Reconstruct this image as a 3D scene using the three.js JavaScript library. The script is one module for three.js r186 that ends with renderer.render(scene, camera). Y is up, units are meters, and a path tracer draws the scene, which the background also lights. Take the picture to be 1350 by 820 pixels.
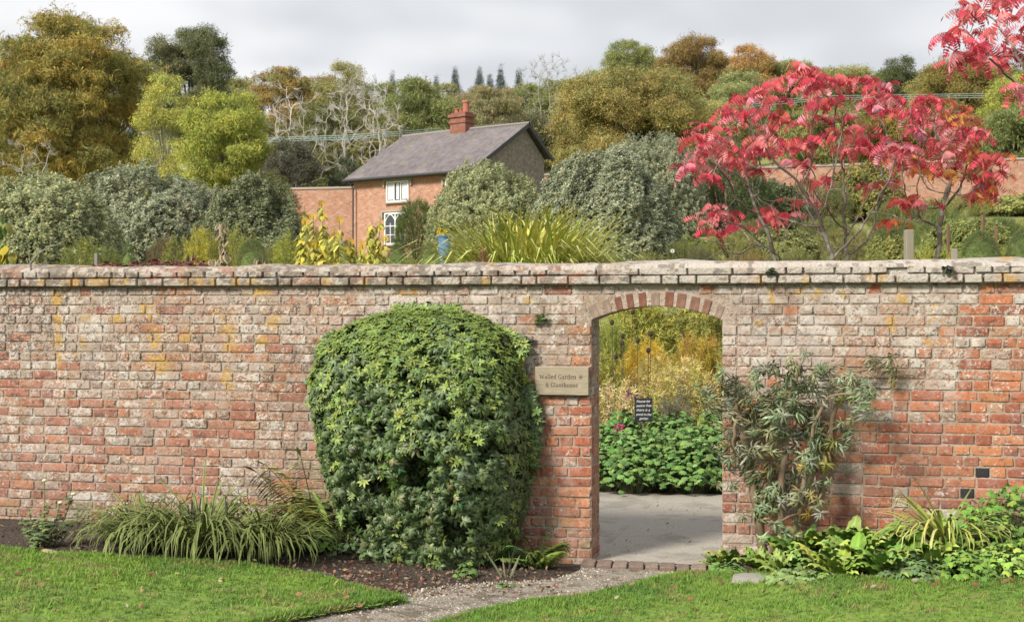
import * as THREE from 'three';
import { mergeGeometries } from 'three/addons/utils/BufferGeometryUtils.js';
import { RoundedBoxGeometry } from 'three/addons/geometries/RoundedBoxGeometry.js';

// ------------------------------------------------------------ camera, sky, sun, exposure
const scene = new THREE.Scene();
const FPX = 1900, YAW = THREE.MathUtils.degToRad(13.58);
const CAM = new THREE.Vector3(1.973, 1.93, 10.74);
const FWD = new THREE.Vector3(-Math.sin(YAW), 0, -Math.cos(YAW)), RGT = new THREE.Vector3(Math.cos(YAW), 0, -Math.sin(YAW));
const camera = new THREE.PerspectiveCamera(2 * Math.atan(410 / FPX) * 180 / Math.PI, 1350 / 820, 0.1, 3000);
camera.position.copy(CAM);
camera.lookAt(CAM.clone().add(FWD));
camera.focus = 10.9;
camera.userData.fStop = 8;
const renderer = new THREE.WebGLRenderer({ antialias: true });
renderer.setSize(1350, 820);
renderer.toneMapping = THREE.LinearToneMapping;
renderer.toneMappingExposure = 1.48;
renderer.shadowMap.enabled = true;

// ---- small maths
function rng(seed) { let a = seed >>> 0; return () => { a |= 0; a = a + 0x6D2B79F5 | 0; let t = Math.imul(a ^ a >>> 15, 1 | a); t = t + Math.imul(t ^ t >>> 7, 61 | t) ^ t; return ((t ^ t >>> 14) >>> 0) / 4294967296; }; }
const clamp = (x, a = 0, b = 1) => Math.min(b, Math.max(a, x)), lerp = (a, b, t) => a + (b - a) * t;
const sstep = (a, b, x) => { const t = clamp((x - a) / (b - a)); return t * t * (3 - 2 * t); };
function hash(x, y, s = 0) { let h = Math.imul(x | 0, 374761393) + Math.imul(y | 0, 668265263) + Math.imul(s | 0, 1274126177); h = Math.imul(h ^ h >>> 13, 1274126177); return ((h ^ h >>> 16) >>> 0) / 4294967296; }
function vn(x, y, s = 0) { const ix = Math.floor(x), iy = Math.floor(y), fx = x - ix, fy = y - iy, u = fx * fx * (3 - 2 * fx), v = fy * fy * (3 - 2 * fy); return lerp(lerp(hash(ix, iy, s), hash(ix + 1, iy, s), u), lerp(hash(ix, iy + 1, s), hash(ix + 1, iy + 1, s), u), v); }
function fbm(x, y, o = 4, s = 0) { let a = 0.5, r = 0, n = 0; for (let i = 0; i < o; i++) { r += a * vn(x, y, s + i * 17); n += a; x *= 2.03; y *= 2.03; a *= 0.5; } return r / n; }
const V = (x, y, z) => new THREE.Vector3(x, y, z);
const pick = (r, a) => a[Math.floor(r() * a.length) % a.length];
function interp(tab, x) { if (x <= tab[0][0]) return tab[0][1]; for (let i = 1; i < tab.length; i++) if (x <= tab[i][0]) return lerp(tab[i - 1][1], tab[i][1], (x - tab[i - 1][0]) / (tab[i][0] - tab[i - 1][0])); return tab[tab.length - 1][1]; }

{ // soft broken cloud, computed over the whole sphere
  const W = 1024, H = 512, d = new Float32Array(W * H * 4);
  for (let j = 0; j < H; j++) for (let i = 0; i < W; i++) {
    const lon = (i / W - 0.5) * 2 * Math.PI, lat = ((j + 0.5) / H - 0.5) * Math.PI, k = (j * W + i) * 4;
    const y = Math.sin(lat), x = Math.cos(lon) * Math.cos(lat), z = Math.sin(lon) * Math.cos(lat);
    const e = Math.max(y, 0) + 0.16, px = x / e * 1.15, pz = z / e * 1.15;
    let c = fbm(px * 1.3 + 40, pz * 1.3 + 17, 6, 3);
    const w = fbm(px * 3.1 + 9, pz * 3.1 + 4, 5, 11);
    c = sstep(0.34, 0.66, c * 0.62 + w * 0.38);
    const lum = y > -0.02 ? 0.49 + 0.18 * c : 0.2;
    const cool = 1 - c;
    d[k] = lum * (1 - 0.055 * cool); d[k + 1] = lum * (1 - 0.012 * cool); d[k + 2] = lum * (1.015 + 0.03 * cool); d[k + 3] = 1;
  }
  const sky = new THREE.DataTexture(d, W, H, THREE.RGBAFormat, THREE.FloatType);
  sky.mapping = THREE.EquirectangularReflectionMapping; sky.magFilter = sky.minFilter = THREE.LinearFilter; sky.wrapS = THREE.RepeatWrapping; sky.needsUpdate = true;
  scene.background = sky; scene.environment = sky;
}
const sun = new THREE.DirectionalLight(new THREE.Color(1, 0.94, 0.84), 3.9);
sun.position.set(-30, 36, 34);
sun.target.position.set(-6, 0, -6);
sun.castShadow = true; sun.shadow.radius = 26; sun.shadow.mapSize.set(4096, 4096);
Object.assign(sun.shadow.camera, { left: -60, right: 60, top: 60, bottom: -60, near: 1, far: 220 });
scene.add(sun, sun.target);

// ------------------------------------------------------------ photo pixels to places
const at = (px, py, t) => CAM.clone().addScaledVector(FWD, t).addScaledVector(RGT, (px - 675) / FPX * t).add(V(0, (410 - py) / FPX * t, 0));
const rayDir = (px, py) => FWD.clone().addScaledVector(RGT, (px - 675) / FPX).add(V(0, (410 - py) / FPX, 0));
const onZ = (px, py, z = 0) => { const r = rayDir(px, py); return CAM.clone().addScaledVector(r, (z - CAM.z) / r.z); };
const camXT = (x, z) => { const dx = x - CAM.x, dz = z - CAM.z; return [dx * RGT.x + dz * RGT.z, dx * FWD.x + dz * FWD.z]; };
const toPx = (p) => { const [X, t] = camXT(p.x, p.z); return [675 + X / t * FPX, 410 - (p.y - CAM.y) / t * FPX, t]; };
const GW = 0.98;                                                     // gateway from x = 0 to GW in the wall whose face is z = 0
function frontH(x, z) {
  const l = sstep(-0.2, -3.6, x), r = sstep(0.95, 1.9, x), n = sstep(1.5, 0.0, z);
  let h = 0.012 + l * 0.17 + r * (0.1 + 0.16 * n) + 0.02 * (fbm(x * 1.3, z * 1.3, 3, 5) - 0.5) * (0.4 + l + r);
  return h - 0.02 * sstep(2, 6, z);
}
function backH(x, z) {
  const [X, t] = camXT(x, z), k = clamp((t - 15.8) / 84);
  const lat = sstep(-9, 14, X) * 2.4 + sstep(14, 34, X) * 0.9;
  let h = k * (5.6 + lat * sstep(0.05, 0.75, k));
  if (t > 100) h += Math.pow((t - 100) / 200, 1.08) * 29 * (0.85 + 0.3 * sstep(-60, 60, X * 180 / t)) ;
  return h + (t > 17 ? (fbm(x * 0.25, z * 0.25, 3, 9) - 0.5) * 0.25 * sstep(17, 30, t) : 0);
}
const groundH = (x, z) => z > -0.36 ? lerp(frontH(x, z), 0.012, sstep(0, -0.36, z)) : lerp(0.012, backH(x, z), sstep(-0.36, -3.5, z));
function ground(px, py) { const r = rayDir(px, py); let t = 4; for (; t < 900; t += 0.02 + t * 0.0005) { const p = CAM.clone().addScaledVector(r, t); if (p.y < groundH(p.x, p.z)) return p; } return CAM.clone().addScaledVector(r, 900); }
const spot = (px, t) => { const p = at(px, 410, t); p.y = groundH(p.x, p.z); return p; };   // stands on the ground at depth t

// ------------------------------------------------------------ names, things, materials
const taken = {};
function numbered(n) { const k = taken[n] = (taken[n] ?? -1) + 1; return k ? n + '_' + String(k).padStart(3, '0') : n; }
function tag(o, label, category, group) { o.userData.label = label; o.userData.category = category; if (group) o.userData.group = group; return o; }
function thing(name, label, category, pos, group, turn = 0) { const g = new THREE.Group(); g.name = numbered(name); g.position.copy(pos); g.rotation.y = turn; tag(g, label, category, group); scene.add(g); return g; }
function part(name, geo, m, parent) { const o = new THREE.Mesh(geo, m); o.name = name; parent.add(o); return o; }
function structure(name, geo, m) { const o = new THREE.Mesh(geo, m); o.name = numbered(name); o.userData.kind = 'structure'; scene.add(o); return o; }
const C = (r, g, b) => new THREE.Color().setRGB(r, g, b);
const mat = (c, rough = 0.85, extra = {}) => new THREE.MeshStandardMaterial({ color: c, roughness: rough, side: THREE.DoubleSide, ...extra });
const leafMat = new THREE.MeshPhysicalMaterial({ color: 0xffffff, roughness: 0.96, transmission: 0.16, thickness: 0, side: THREE.DoubleSide, vertexColors: true });
const glossLeafMat = new THREE.MeshPhysicalMaterial({ color: 0xffffff, roughness: 0.46, side: THREE.DoubleSide, vertexColors: true, specularIntensity: 0.8 });
const barkMat = (c) => mat(c, 0.92);
const s8 = (l) => Math.round(255 * clamp(l <= 0.0031308 ? l * 12.92 : 1.055 * Math.pow(l, 1 / 2.4) - 0.055));
function texture(w, h, f, opt = {}) { // f(x, y, out) writes linear colour (0..1)
  const d = new Uint8Array(w * h * 4), o = [0, 0, 0];
  for (let j = 0; j < h; j++) for (let i = 0; i < w; i++) { f(i, j, o); const k = (j * w + i) * 4; for (let c = 0; c < 3; c++) d[k + c] = opt.data ? Math.round(255 * clamp(o[c])) : s8(o[c]); d[k + 3] = 255; }
  const t = new THREE.DataTexture(d, w, h, THREE.RGBAFormat);
  t.magFilter = THREE.LinearFilter; t.minFilter = THREE.LinearMipmapLinearFilter; t.generateMipmaps = true; t.wrapS = t.wrapT = opt.wrap ?? THREE.RepeatWrapping;
  if (!opt.data) t.colorSpace = THREE.SRGBColorSpace; t.needsUpdate = true; return t;
}

// ---- geometry helpers
function geo(pos, idx, uv, col) { const g = new THREE.BufferGeometry(); g.setAttribute('position', new THREE.Float32BufferAttribute(pos, 3)); if (uv) g.setAttribute('uv', new THREE.Float32BufferAttribute(uv, 2)); if (col) g.setAttribute('color', new THREE.Float32BufferAttribute(col, 3)); if (idx) g.setIndex(idx); g.computeVertexNormals(); return g; }
// a tapered tube along points with radii
function tubeInto(P, I, pts, rad, sides = 6) {
  const b = P.length / 3; let n = V(0.3, 0.2, 1).normalize();
  for (let i = 0; i < pts.length; i++) {
    const d = (pts[Math.min(i + 1, pts.length - 1)]).clone().sub(pts[Math.max(i - 1, 0)]).normalize();
    n = n.clone().addScaledVector(d, -n.dot(d)); if (n.lengthSq() < 1e-6) n = V(1, 0, 0).addScaledVector(d, -d.x); n.normalize();
    const c = d.clone().cross(n);
    for (let s = 0; s < sides; s++) { const a = s / sides * Math.PI * 2; P.push(pts[i].x + rad[i] * (n.x * Math.cos(a) + c.x * Math.sin(a)), pts[i].y + rad[i] * (n.y * Math.cos(a) + c.y * Math.sin(a)), pts[i].z + rad[i] * (n.z * Math.cos(a) + c.z * Math.sin(a))); }
  }
  for (let i = 0; i < pts.length - 1; i++) for (let s = 0; s < sides; s++) { const a = b + i * sides + s, e = b + i * sides + (s + 1) % sides; I.push(a, e, a + sides, e, e + sides, a + sides); }
}
function tubes(list, sides = 6) { const P = [], I = []; for (const [p, r] of list) tubeInto(P, I, p, r, sides); return geo(P, I); }
// one leaf along +y from the origin, drooping towards +z; profile gives the half width
function leafInto(B, M, len, wid, droop, cols, segs = 3, fold = 0.25) {
  const b = B.p.length / 3, v = V(0, 0, 0);
  let y = 0, z = 0, a = 0;
  for (let i = 0; i <= segs; i++) {
    const t = i / segs, w = wid * Math.pow(Math.sin(Math.PI * Math.pow(clamp(t * 0.97 + 0.03), 0.8)), 0.8) + 0.0004;
    for (const s of [-1, 0, 1]) {
      v.set(s * w, y, z - (s ? fold * w : 0) * -1).applyMatrix4(M); B.p.push(v.x, v.y, v.z);
      const k = s ? 1 : 0.88; B.c.push(cols[0] * k, cols[1] * k, cols[2] * k);
    }
    a += droop / segs; y += Math.cos(a) * len / segs; z += Math.sin(a) * len / segs;
  }
  for (let i = 0; i < segs; i++) for (let s = 0; s < 2; s++) { const q = b + i * 3 + s; B.i.push(q, q + 1, q + 3, q + 1, q + 4, q + 3); }
}
const buf = () => ({ p: [], i: [], c: [] });
const built = (B) => geo(B.p, B.i, null, B.c);
const M4 = () => new THREE.Matrix4();
const UPY = V(0, 1, 0);
function frame(dir, roll = 0, pos = V(0, 0, 0), s = 1) { const q = new THREE.Quaternion().setFromUnitVectors(UPY, dir.clone().normalize()).multiply(new THREE.Quaternion().setFromAxisAngle(UPY, roll)); return M4().compose(pos, q, V(s, s, s)); }
function tint(r, c, j = 0.18, hue = 0.08) { const k = 1 + (r() * 2 - 1) * j, h = (r() * 2 - 1) * hue; return C(clamp(c[0] * k * (1 + h)), clamp(c[1] * k), clamp(c[2] * k * (1 - h))); }
function scatter(name, g, m, list, parent, kind = 'stuff') { // list of [matrix, colour]
  const o = new THREE.InstancedMesh(g, m, list.length); o.name = name; if (kind) o.userData.kind = kind;
  list.forEach(([mm, c], i) => { o.setMatrixAt(i, mm); if (c) o.setColorAt(i, c); });
  o.instanceMatrix.needsUpdate = true; if (o.instanceColor) o.instanceColor.needsUpdate = true;
  parent.add(o); return o;
}
function scatterMany(name, geos, m, list, parent) { geos.forEach((g, k) => { const l = list.filter((_, i) => i % geos.length === k); if (l.length) scatter(name, g, m, l, parent); }); }
// the pieces that show largest as meshes of their own, the rest as one instanced part; list of [matrix, colour, weight]
const matPool = new Map();
function pooled(base, c) { const q = (x) => Math.round(Math.pow(x, 0.5) * 14) / 14, k = base.uuid + [q(c.r), q(c.g), q(c.b)].join(); if (!matPool.has(k)) { const m = base.clone(); m.color.setRGB(q(c.r) ** 2, q(c.g) ** 2, q(c.b) ** 2); matPool.set(k, m); } return matPool.get(k); }
function pieces(name, rest, geos, m, list, parent, most = 300) {
  const l = list.map((e, i) => [...e, i]).sort((a, b) => b[2] - a[2]);
  for (const [mm, c, , i] of l.slice(0, most)) { const o = part(name, geos[i % geos.length], pooled(m, c), parent); o.matrix.copy(mm); mm.decompose(o.position, o.quaternion, o.scale); }
  const other = l.slice(most).map((e) => [e[0], e[1]]);
  if (other.length) scatterMany(rest, geos, m, other, parent);
}

// ------------------------------------------------------------ ground, lawns, paths
const soilTex = texture(512, 512, (i, j, o) => { const x = i / 512, y = j / 512, n = fbm(x * 60, y * 60, 4, 2), m = fbm(x * 9, y * 9, 4, 8), k = 0.45 + 0.9 * n * (0.6 + 0.8 * m); const chip = vn(x * 150, y * 150, 31) > 0.84 ? 1 : 0; o[0] = lerp(0.052 * k, 0.16, chip * 0.6); o[1] = lerp(0.037 * k, 0.11, chip * 0.6); o[2] = lerp(0.026 * k, 0.07, chip * 0.6); });
const soilBump = texture(512, 512, (i, j, o) => { o[0] = o[1] = o[2] = fbm(i / 512 * 70, j / 512 * 70, 4, 2); }, { data: true });
const turfTex = texture(512, 512, (i, j, o) => { const x = i / 512, y = j / 512, n = fbm(x * 90, y * 90, 3, 4), m = fbm(x * 7, y * 7, 4, 6); o[0] = lerp(0.1, 0.18, m) * (0.5 + n); o[1] = lerp(0.17, 0.25, m) * (0.5 + n); o[2] = 0.03 * (0.5 + n); });
const gravelTex = texture(1024, 1024, (i, j, o) => { const x = i / 1024, y = j / 1024; const a = vn(x * 210, y * 210, 1), b = vn(x * 90, y * 90, 2), m = fbm(x * 6, y * 6, 4, 3), w = fbm(x * 18, y * 18, 3, 14); let k = 0.5 + 0.55 * a + 0.3 * (b - 0.5); k *= 0.62 + 0.6 * m; const dirt = sstep(0.5, 0.68, w); o[0] = lerp(0.36, 0.2, dirt) * k; o[1] = lerp(0.31, 0.165, dirt) * k; o[2] = lerp(0.25, 0.115, dirt) * k; });
const gravelBump = texture(1024, 1024, (i, j, o) => { const x = i / 1024, y = j / 1024; o[0] = o[1] = o[2] = 0.6 * vn(x * 210, y * 210, 1) + 0.4 * vn(x * 90, y * 90, 2); }, { data: true });
const tarTex = texture(1024, 1024, (i, j, o) => { const x = i / 1024, y = j / 1024; const a = vn(x * 330, y * 330, 5), m = fbm(x * 5, y * 5, 5, 13), d = fbm(x * 13 + 3, y * 13, 4, 23), st = sstep(0.52, 0.66, m * 0.6 + d * 0.4); const k = (0.72 + 0.5 * a) * lerp(1.04, 0.78, st); o[0] = 0.325 * k; o[1] = 0.295 * k; o[2] = 0.25 * k; if (hash(i >> 2, j >> 2, 77) > 0.9985) { o[0] = 0.5; o[1] = 0.43; o[2] = 0.35; } });
function sheet(u0, u1, nu, nv, f, metres = 1) { // grid of points f(u, v) with uv in metres
  const P = [], I = [], U = [];
  for (let i = 0; i <= nu; i++) for (let j = 0; j <= nv; j++) { const p = f(u0 + (u1 - u0) * i / nu, j / nv); P.push(p.x, p.y, p.z); U.push(p.x / metres, p.z / metres); }
  for (let i = 0; i < nu; i++) for (let j = 0; j < nv; j++) { const a = i * (nv + 1) + j, b = a + nv + 1; I.push(a, a + 1, b, b, a + 1, b + 1); }
  return geo(P, I, U);
}
structure('ground', sheet(-12, 9, 210, 130, (x, v) => { const z = -0.4 + v * 13; return V(x, groundH(x, z), z); }, 1.6), mat(0xffffff, 1, { map: soilTex, bumpMap: soilBump, bumpScale: 0.03 }));
{ // the hillside behind the wall, one sheet out to the skyline
  const grassy = texture(512, 512, (i, j, o) => { const x = i / 512, y = j / 512, n = fbm(x * 40, y * 40, 4, 40), m = fbm(x * 8, y * 8, 4, 41); o[0] = lerp(0.12, 0.27, m) * (0.55 + 0.9 * n); o[1] = lerp(0.15, 0.25, m) * (0.55 + 0.9 * n); o[2] = 0.05 * (0.6 + n); });
  const P = [], I = [], U = [], NZ = 150, NX = 120;
  for (let i = 0; i <= NZ; i++) { const d = 0.42 + Math.pow(i / NZ, 2.2) * 640; for (let j = 0; j <= NX; j++) { const w = 26 + d * 0.95, x = CAM.x - d * 0.24 + (j / NX * 2 - 1) * w, z = -d; P.push(x, groundH(x, z), z); U.push(x / 9, z / 9); } }
  for (let i = 0; i < NZ; i++) for (let j = 0; j < NX; j++) { const a = i * (NX + 1) + j, b = a + NX + 1; I.push(a, a + 1, b, b, a + 1, b + 1); }
  structure('hillside', geo(P, I, U), mat(0xffffff, 1, { map: grassy }));
}
const lawnLeftEdge = [[-320, 728], [-120, 728], [0, 731], [60, 737], [150, 741], [260, 749], [340, 754], [400, 763], [450, 776], [500, 789], [528, 798]].map(([a, b]) => ground(a, b));
const lawnLeftPath = [[528, 798], [480, 804], [430, 812], [380, 822], [250, 850]].map(([a, b]) => ground(a, b));
const pathLeft = [[786, 745], [730, 766], [640, 771], [560, 780], [520, 792], [470, 802], [385, 819], [240, 850], [60, 900]].map(([a, b]) => ground(a, b));
const pathRight = [[925, 745], [905, 758], [870, 768], [800, 784], [740, 793], [680, 802], [600, 822], [480, 850], [330, 900]].map(([a, b]) => ground(a, b));
const along = (pts, u) => { const k = clamp(u) * (pts.length - 1), i = Math.min(Math.floor(k), pts.length - 2); return pts[i].clone().lerp(pts[i + 1], k - i); };
const smoothPts = (pts, n) => new THREE.CatmullRomCurve3(pts, false, 'centripetal').getSpacedPoints(n);
{
  const L = smoothPts(pathLeft, 120), R = smoothPts(pathRight, 120);
  structure('gravel_path', sheet(0, 1, 120, 18, (u, v) => { const p = along(L, u).lerp(along(R, u), v * 1.06 - 0.03); p.y = groundH(p.x, p.z) + 0.006 + 0.012 * Math.sin(Math.PI * v) + 0.008 * (fbm(p.x * 6, p.z * 6, 3, 50) - 0.5); return p; }, 1.3), mat(0xffffff, 1, { map: gravelTex, bumpMap: gravelBump, bumpScale: 0.012 }));
}
const lawnH = (x, z) => groundH(x, z) + 0.035 + 0.012 * (fbm(x * 2.2, z * 2.2, 3, 60) - 0.5);
function lawn(edge, far) { const E = smoothPts(edge, 150), F = smoothPts(far, 150); return [sheet(0, 1, 150, 70, (u, v) => { const p = along(E, u).lerp(along(F, u), v * v); p.y = v < 0.001 ? groundH(p.x, p.z) - 0.01 : lawnH(p.x, p.z) - 0.02 * sstep(0.03, 0, v); return p; }, 1.4), E, F]; }
const leftEdge = [...lawnLeftEdge, ...lawnLeftPath.slice(1)], leftFar = leftEdge.map((p, i) => V(lerp(-11, -4.6, Math.pow(i / (leftEdge.length - 1), 0.8)), 0, 12));
const rightEdge = [[560, 834], [600, 823], [680, 804], [740, 796], [800, 787], [870, 771], [905, 763], [935, 762], [960, 764], [1100, 768], [1250, 772], [1380, 770], [1550, 764]].map(([a, b]) => ground(a, b)), rightFar = rightEdge.map((p, i) => V(lerp(-2.2, 8, i / (rightEdge.length - 1)), 0, 12));
const turfMat = mat(0xffffff, 1, { map: turfTex });
const [lg, lE, lF] = lawn(leftEdge, leftFar), [rg, rE, rF] = lawn(rightEdge, rightFar);
structure('lawn', lg, turfMat); structure('lawn', rg, turfMat);
{ // mown grass on the lawns
  const r = rng(71), tufts = [0, 1, 2].map((s) => { const B = buf(), q = rng(300 + s); for (let i = 0; i < 9; i++) { const a = q() * 6.283, lean = 0.15 + q() * 0.75, l = 0.022 + q() * 0.03; leafInto(B, frame(V(Math.cos(a) * lean, 1, Math.sin(a) * lean), q() * 6.28, V((q() - 0.5) * 0.035, -0.004, (q() - 0.5) * 0.035)), l, 0.0016 + q() * 0.0009, 0.3 + q() * 0.7, [0.8 + 0.4 * q(), 0.85 + 0.3 * q(), 0.7 + 0.5 * q()], 2, 0.1); } return built(B); });
  for (const [E, F, n, lab] of [[lE, lF, 21000, 'short mown grass blades of the lawn beside the striped leaf clumps'], [rE, rF, 17500, 'short mown grass blades of the lawn below the broad leaved plants']]) {
    const list = [];
    while (list.length < n) {
      const u = r(), v = Math.pow(r(), 1.2) * 0.46, p = along(E, u).lerp(along(F, u), v * v); if (p.z > 3.6) continue; const fringe = r() < 0.09; if (fringe) { const e = along(E, u), k2 = r() * r(); p.set(e.x + (r() - 0.5) * 0.09 * k2 * 2, 0, e.z + (r() - 0.5) * 0.12 * k2 * 2 - 0.02); }
      p.y = fringe ? groundH(p.x, p.z) + 0.006 : lawnH(p.x, p.z) - 0.02 * sstep(0.03, 0, v) - 0.003;
      const m = fbm(p.x * 1.7, p.z * 1.7, 3, 88), dry = fbm(p.x * 7, p.z * 7, 3, 90) > 0.63;
      const c = dry ? [0.26, 0.28, 0.08] : [lerp(0.11, 0.23, m), lerp(0.22, 0.35, m), 0.04];
      list.push([frame(V((r() - 0.5) * 0.3, 1, (r() - 0.5) * 0.3), r() * 6.28, p, (0.42 + r() * 0.6) * (0.75 + 0.7 * fbm(p.x * 3, p.z * 3, 2, 91))), tint(r, c, 0.32)]);
    }
    const g = new THREE.Group(); g.name = numbered('grass'); g.userData = { kind: 'stuff', label: lab, category: 'grass' }; scene.add(g);
    scatterMany('grass_tufts', tufts, leafMat, list, g);
  }
}
// paved walk behind the gateway
structure('walkway', sheet(-5, 8, 100, 60, (x, v) => { const z = lerp(0.13 - 0.18, -4.35 + 0.3 * Math.sin(x * 0.8), v); return V(x, 0.022 + groundH(x, Math.min(z, -0.36)) * 0 + 0.012, z); }, 2.1), mat(0xffffff, 0.95, { map: tarTex, bumpMap: gravelBump, bumpScale: 0.003 }));

// ------------------------------------------------------------ the brick wall with its arched gateway
const COURSE = 0.0769, WTOP = 2.127, WL = -7.2, WR = 5.4, TH = 0.345, SPR = 1.862, RISE = 0.102;
const AR = (GW * GW / 4 + RISE * RISE) / (2 * RISE), ACY = SPR + RISE - AR, RING = 0.122;
const TX0 = -5.7, TX1 = 3.9, TY0 = -0.05, TY1 = 2.35, TW = 2048, THT = 512;
const bricks = [];                                                  // {x0, x1, y0, y1, kind}
const brickRnd = rng(4242);
function redness(px, py) {
  const warp = (fbm(px * 0.012, py * 0.02, 3, 70) - 0.5);
  const y = py + warp * 70;
  let v;
  if (px < 690) v = interp([[380, 0.06], [480, 0.12], [530, 0.3], [600, 0.36], [640, 0.56], [690, 0.36]], y);
  else if (px < 800) v = interp([[380, 0.2], [440, 0.16], [520, 0.12], [550, 0.45], [575, 0.92], [710, 0.95], [730, 0.4]], y);
  else {
    const a = interp([[380, 0.06], [470, 0.1], [510, 0.22], [550, 0.5], [590, 0.9], [690, 0.85], [715, 0.3]], y), b = interp([[380, 0.55], [440, 0.75], [560, 0.78], [600, 0.85], [660, 0.75], [700, 0.3]], y);
    v = lerp(a, b, sstep(1170, 1290, px + warp * 160));
  }
  return v;
}
const wave = (x, y) => 0.007 * (fbm(x * 0.55, y * 0.7, 2, 801) - 0.5) * 2 + 0.004 * (fbm(x * 2.2, y * 2, 2, 802) - 0.5) * 2;
function addBrick(x0, x1, y0, y1) {
  const wv = wave((x0 + x1) / 2, y0) * sstep(2.2, 1.9, y0); y0 += wv; y1 += wv;
  const [px, py] = toPx(V((x0 + x1) / 2, (y0 + y1) / 2, 0)), R = redness(px, py), q = brickRnd();
  let kind = 'pale', base;
  if (q < R) { kind = 'red'; base = pick(brickRnd, [[0.39, 0.135, 0.062], [0.32, 0.095, 0.048], [0.42, 0.165, 0.075], [0.26, 0.08, 0.045], [0.38, 0.15, 0.08], [0.34, 0.13, 0.075], [0.29, 0.115, 0.068]]); }
  if (q < R && px < 690) base = base.map((v, i) => lerp(v, [0.29, 0.145, 0.1][i], 0.42));
  if (q >= R) { const z = brickRnd(); base = z < 0.34 ? [0.35, 0.185, 0.11] : z < 0.52 ? [0.32, 0.21, 0.145] : z < 0.84 ? [0.32, 0.145, 0.078] : [0.2, 0.115, 0.072]; if (z > 0.7 && py < 520) kind = 'brown'; }
  bricks.push({ x0, x1, y0, y1, kind, base, cover: kind === 'black' ? 0 : kind === 'red' ? 0.1 + 0.25 * brickRnd() * brickRnd() + 0.12 * (1 - R) : clamp(0.2 + 0.46 * brickRnd() + 0.22 * (1 - R)), j: brickRnd(), id: bricks.length, px, py });
}
const J = 0.0082;
function courseRun(a, b, y0, y1, k) {
  let x = a, flip = k % 2, guard = 0;
  const lens = [];
  while (x < b - 0.02 && guard++ < 200) {
    let w = brickRnd() < 0.42 ? 0.104 + brickRnd() * 0.012 : 0.214 + brickRnd() * 0.022;
    if (guard === 1 && flip) w = 0.107;
    if (b - x - w < 0.07) w = b - x;
    if (w > 0.29) w *= 0.5;
    lens.push([x, x + w]); x += w;
  }
  for (const [s, e] of lens) {
    let x0 = s + (s === a ? 0 : J / 2), x1 = e - (e === b ? 0 : J / 2);
    addBrick(x0, x1, y0 + (brickRnd() - 0.5) * 0.006, y1 + (brickRnd() - 0.5) * 0.006);
  }
}
const ringX = (y) => { const d = (AR + RING + 0.004) ** 2 - (y - ACY) ** 2; return d > 0 ? Math.sqrt(d) : 0; };
for (let k = 0; k < 28; k++) {
  const y1 = WTOP - k * COURSE - J * 0.4, y0 = y1 - COURSE + J;
  if (y0 < SPR + RISE + RING && y1 > SPR - 0.02) { const w = Math.min(ringX(Math.max(y0, SPR)), GW / 2 + 0.115); if (w > 0.02) { courseRun(WL, GW / 2 - w - 0.006, y0, y1, k); courseRun(GW / 2 + w + 0.006, WR, y0, y1, k); continue; } }
  if (y0 >= SPR) courseRun(WL, WR, y0, y1, k); else { courseRun(WL, -0.002, y0, y1, k); courseRun(GW + 0.002, WR, y0, y1, k); }
}
for (const [tx, ty] of [[1298, 624], [1272, 638]]) { const b = bricks.filter((q) => q.x1 - q.x0 < 0.15).sort((m, n) => Math.hypot(m.px - tx, (m.py - ty) * 2) - Math.hypot(n.px - tx, (n.py - ty) * 2))[0]; Object.assign(b, { kind: 'black', base: [0.022, 0.022, 0.024], cover: 0 }); }
// surface of the wall: clay, lime, pale crust and orange lichen, each where the photograph has it
const lichenSpots = [[76, 440, 7, 60], [74, 395, 9, 14], [112, 420, 16, 9], [130, 373, 26, 6], [55, 373, 10, 5], [165, 373, 12, 6], [200, 410, 20, 11], [150, 420, 12, 10], [205, 450, 14, 20], [300, 410, 20, 9], [302, 440, 14, 30], [298, 500, 12, 25], [332, 372, 16, 6], [340, 385, 16, 8], [310, 372, 8, 6], [262, 372, 14, 6], [280, 372, 9, 5], [360, 425, 14, 12], [345, 450, 9, 8], [208, 480, 22, 16], [110, 455, 12, 10], [545, 386, 12, 6], [530, 386, 8, 6], [696, 395, 8, 6], [700, 435, 8, 8], [640, 372, 10, 6], [1018, 392, 6, 18], [1003, 372, 8, 6], [1057, 385, 7, 8], [1078, 385, 9, 7], [1112, 388, 6, 9], [1112, 408, 6, 8], [1164, 366, 10, 6], [1175, 420, 8, 22], [1230, 410, 6, 18], [1190, 392, 9, 10], [1062, 371, 9, 7], [1330, 368, 22, 5], [1225, 452, 6, 7], [1000, 425, 6, 7], [1150, 372, 12, 4], [430, 372, 8, 5], [480, 372, 10, 5], [240, 373, 10, 5], [95, 373, 18, 6], [245, 445, 10, 14], [1325, 372, 15, 3], [1110, 445, 6, 12]];
const grid = new Int32Array(TW * THT).fill(-1);
for (const b of bricks) { const i0 = Math.max(0, Math.ceil((b.x0 - TX0) / (TX1 - TX0) * TW)), i1 = Math.min(TW, Math.floor((b.x1 - TX0) / (TX1 - TX0) * TW)), j0 = Math.max(0, Math.ceil((b.y0 - TY0) / (TY1 - TY0) * THT)), j1 = Math.min(THT, Math.floor((b.y1 - TY0) / (TY1 - TY0) * THT)); for (let j = j0; j < j1; j++) for (let i = i0; i < i1; i++) grid[j * TW + i] = b.id; }
const wallLift = new Float32Array(TW * THT);
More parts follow.
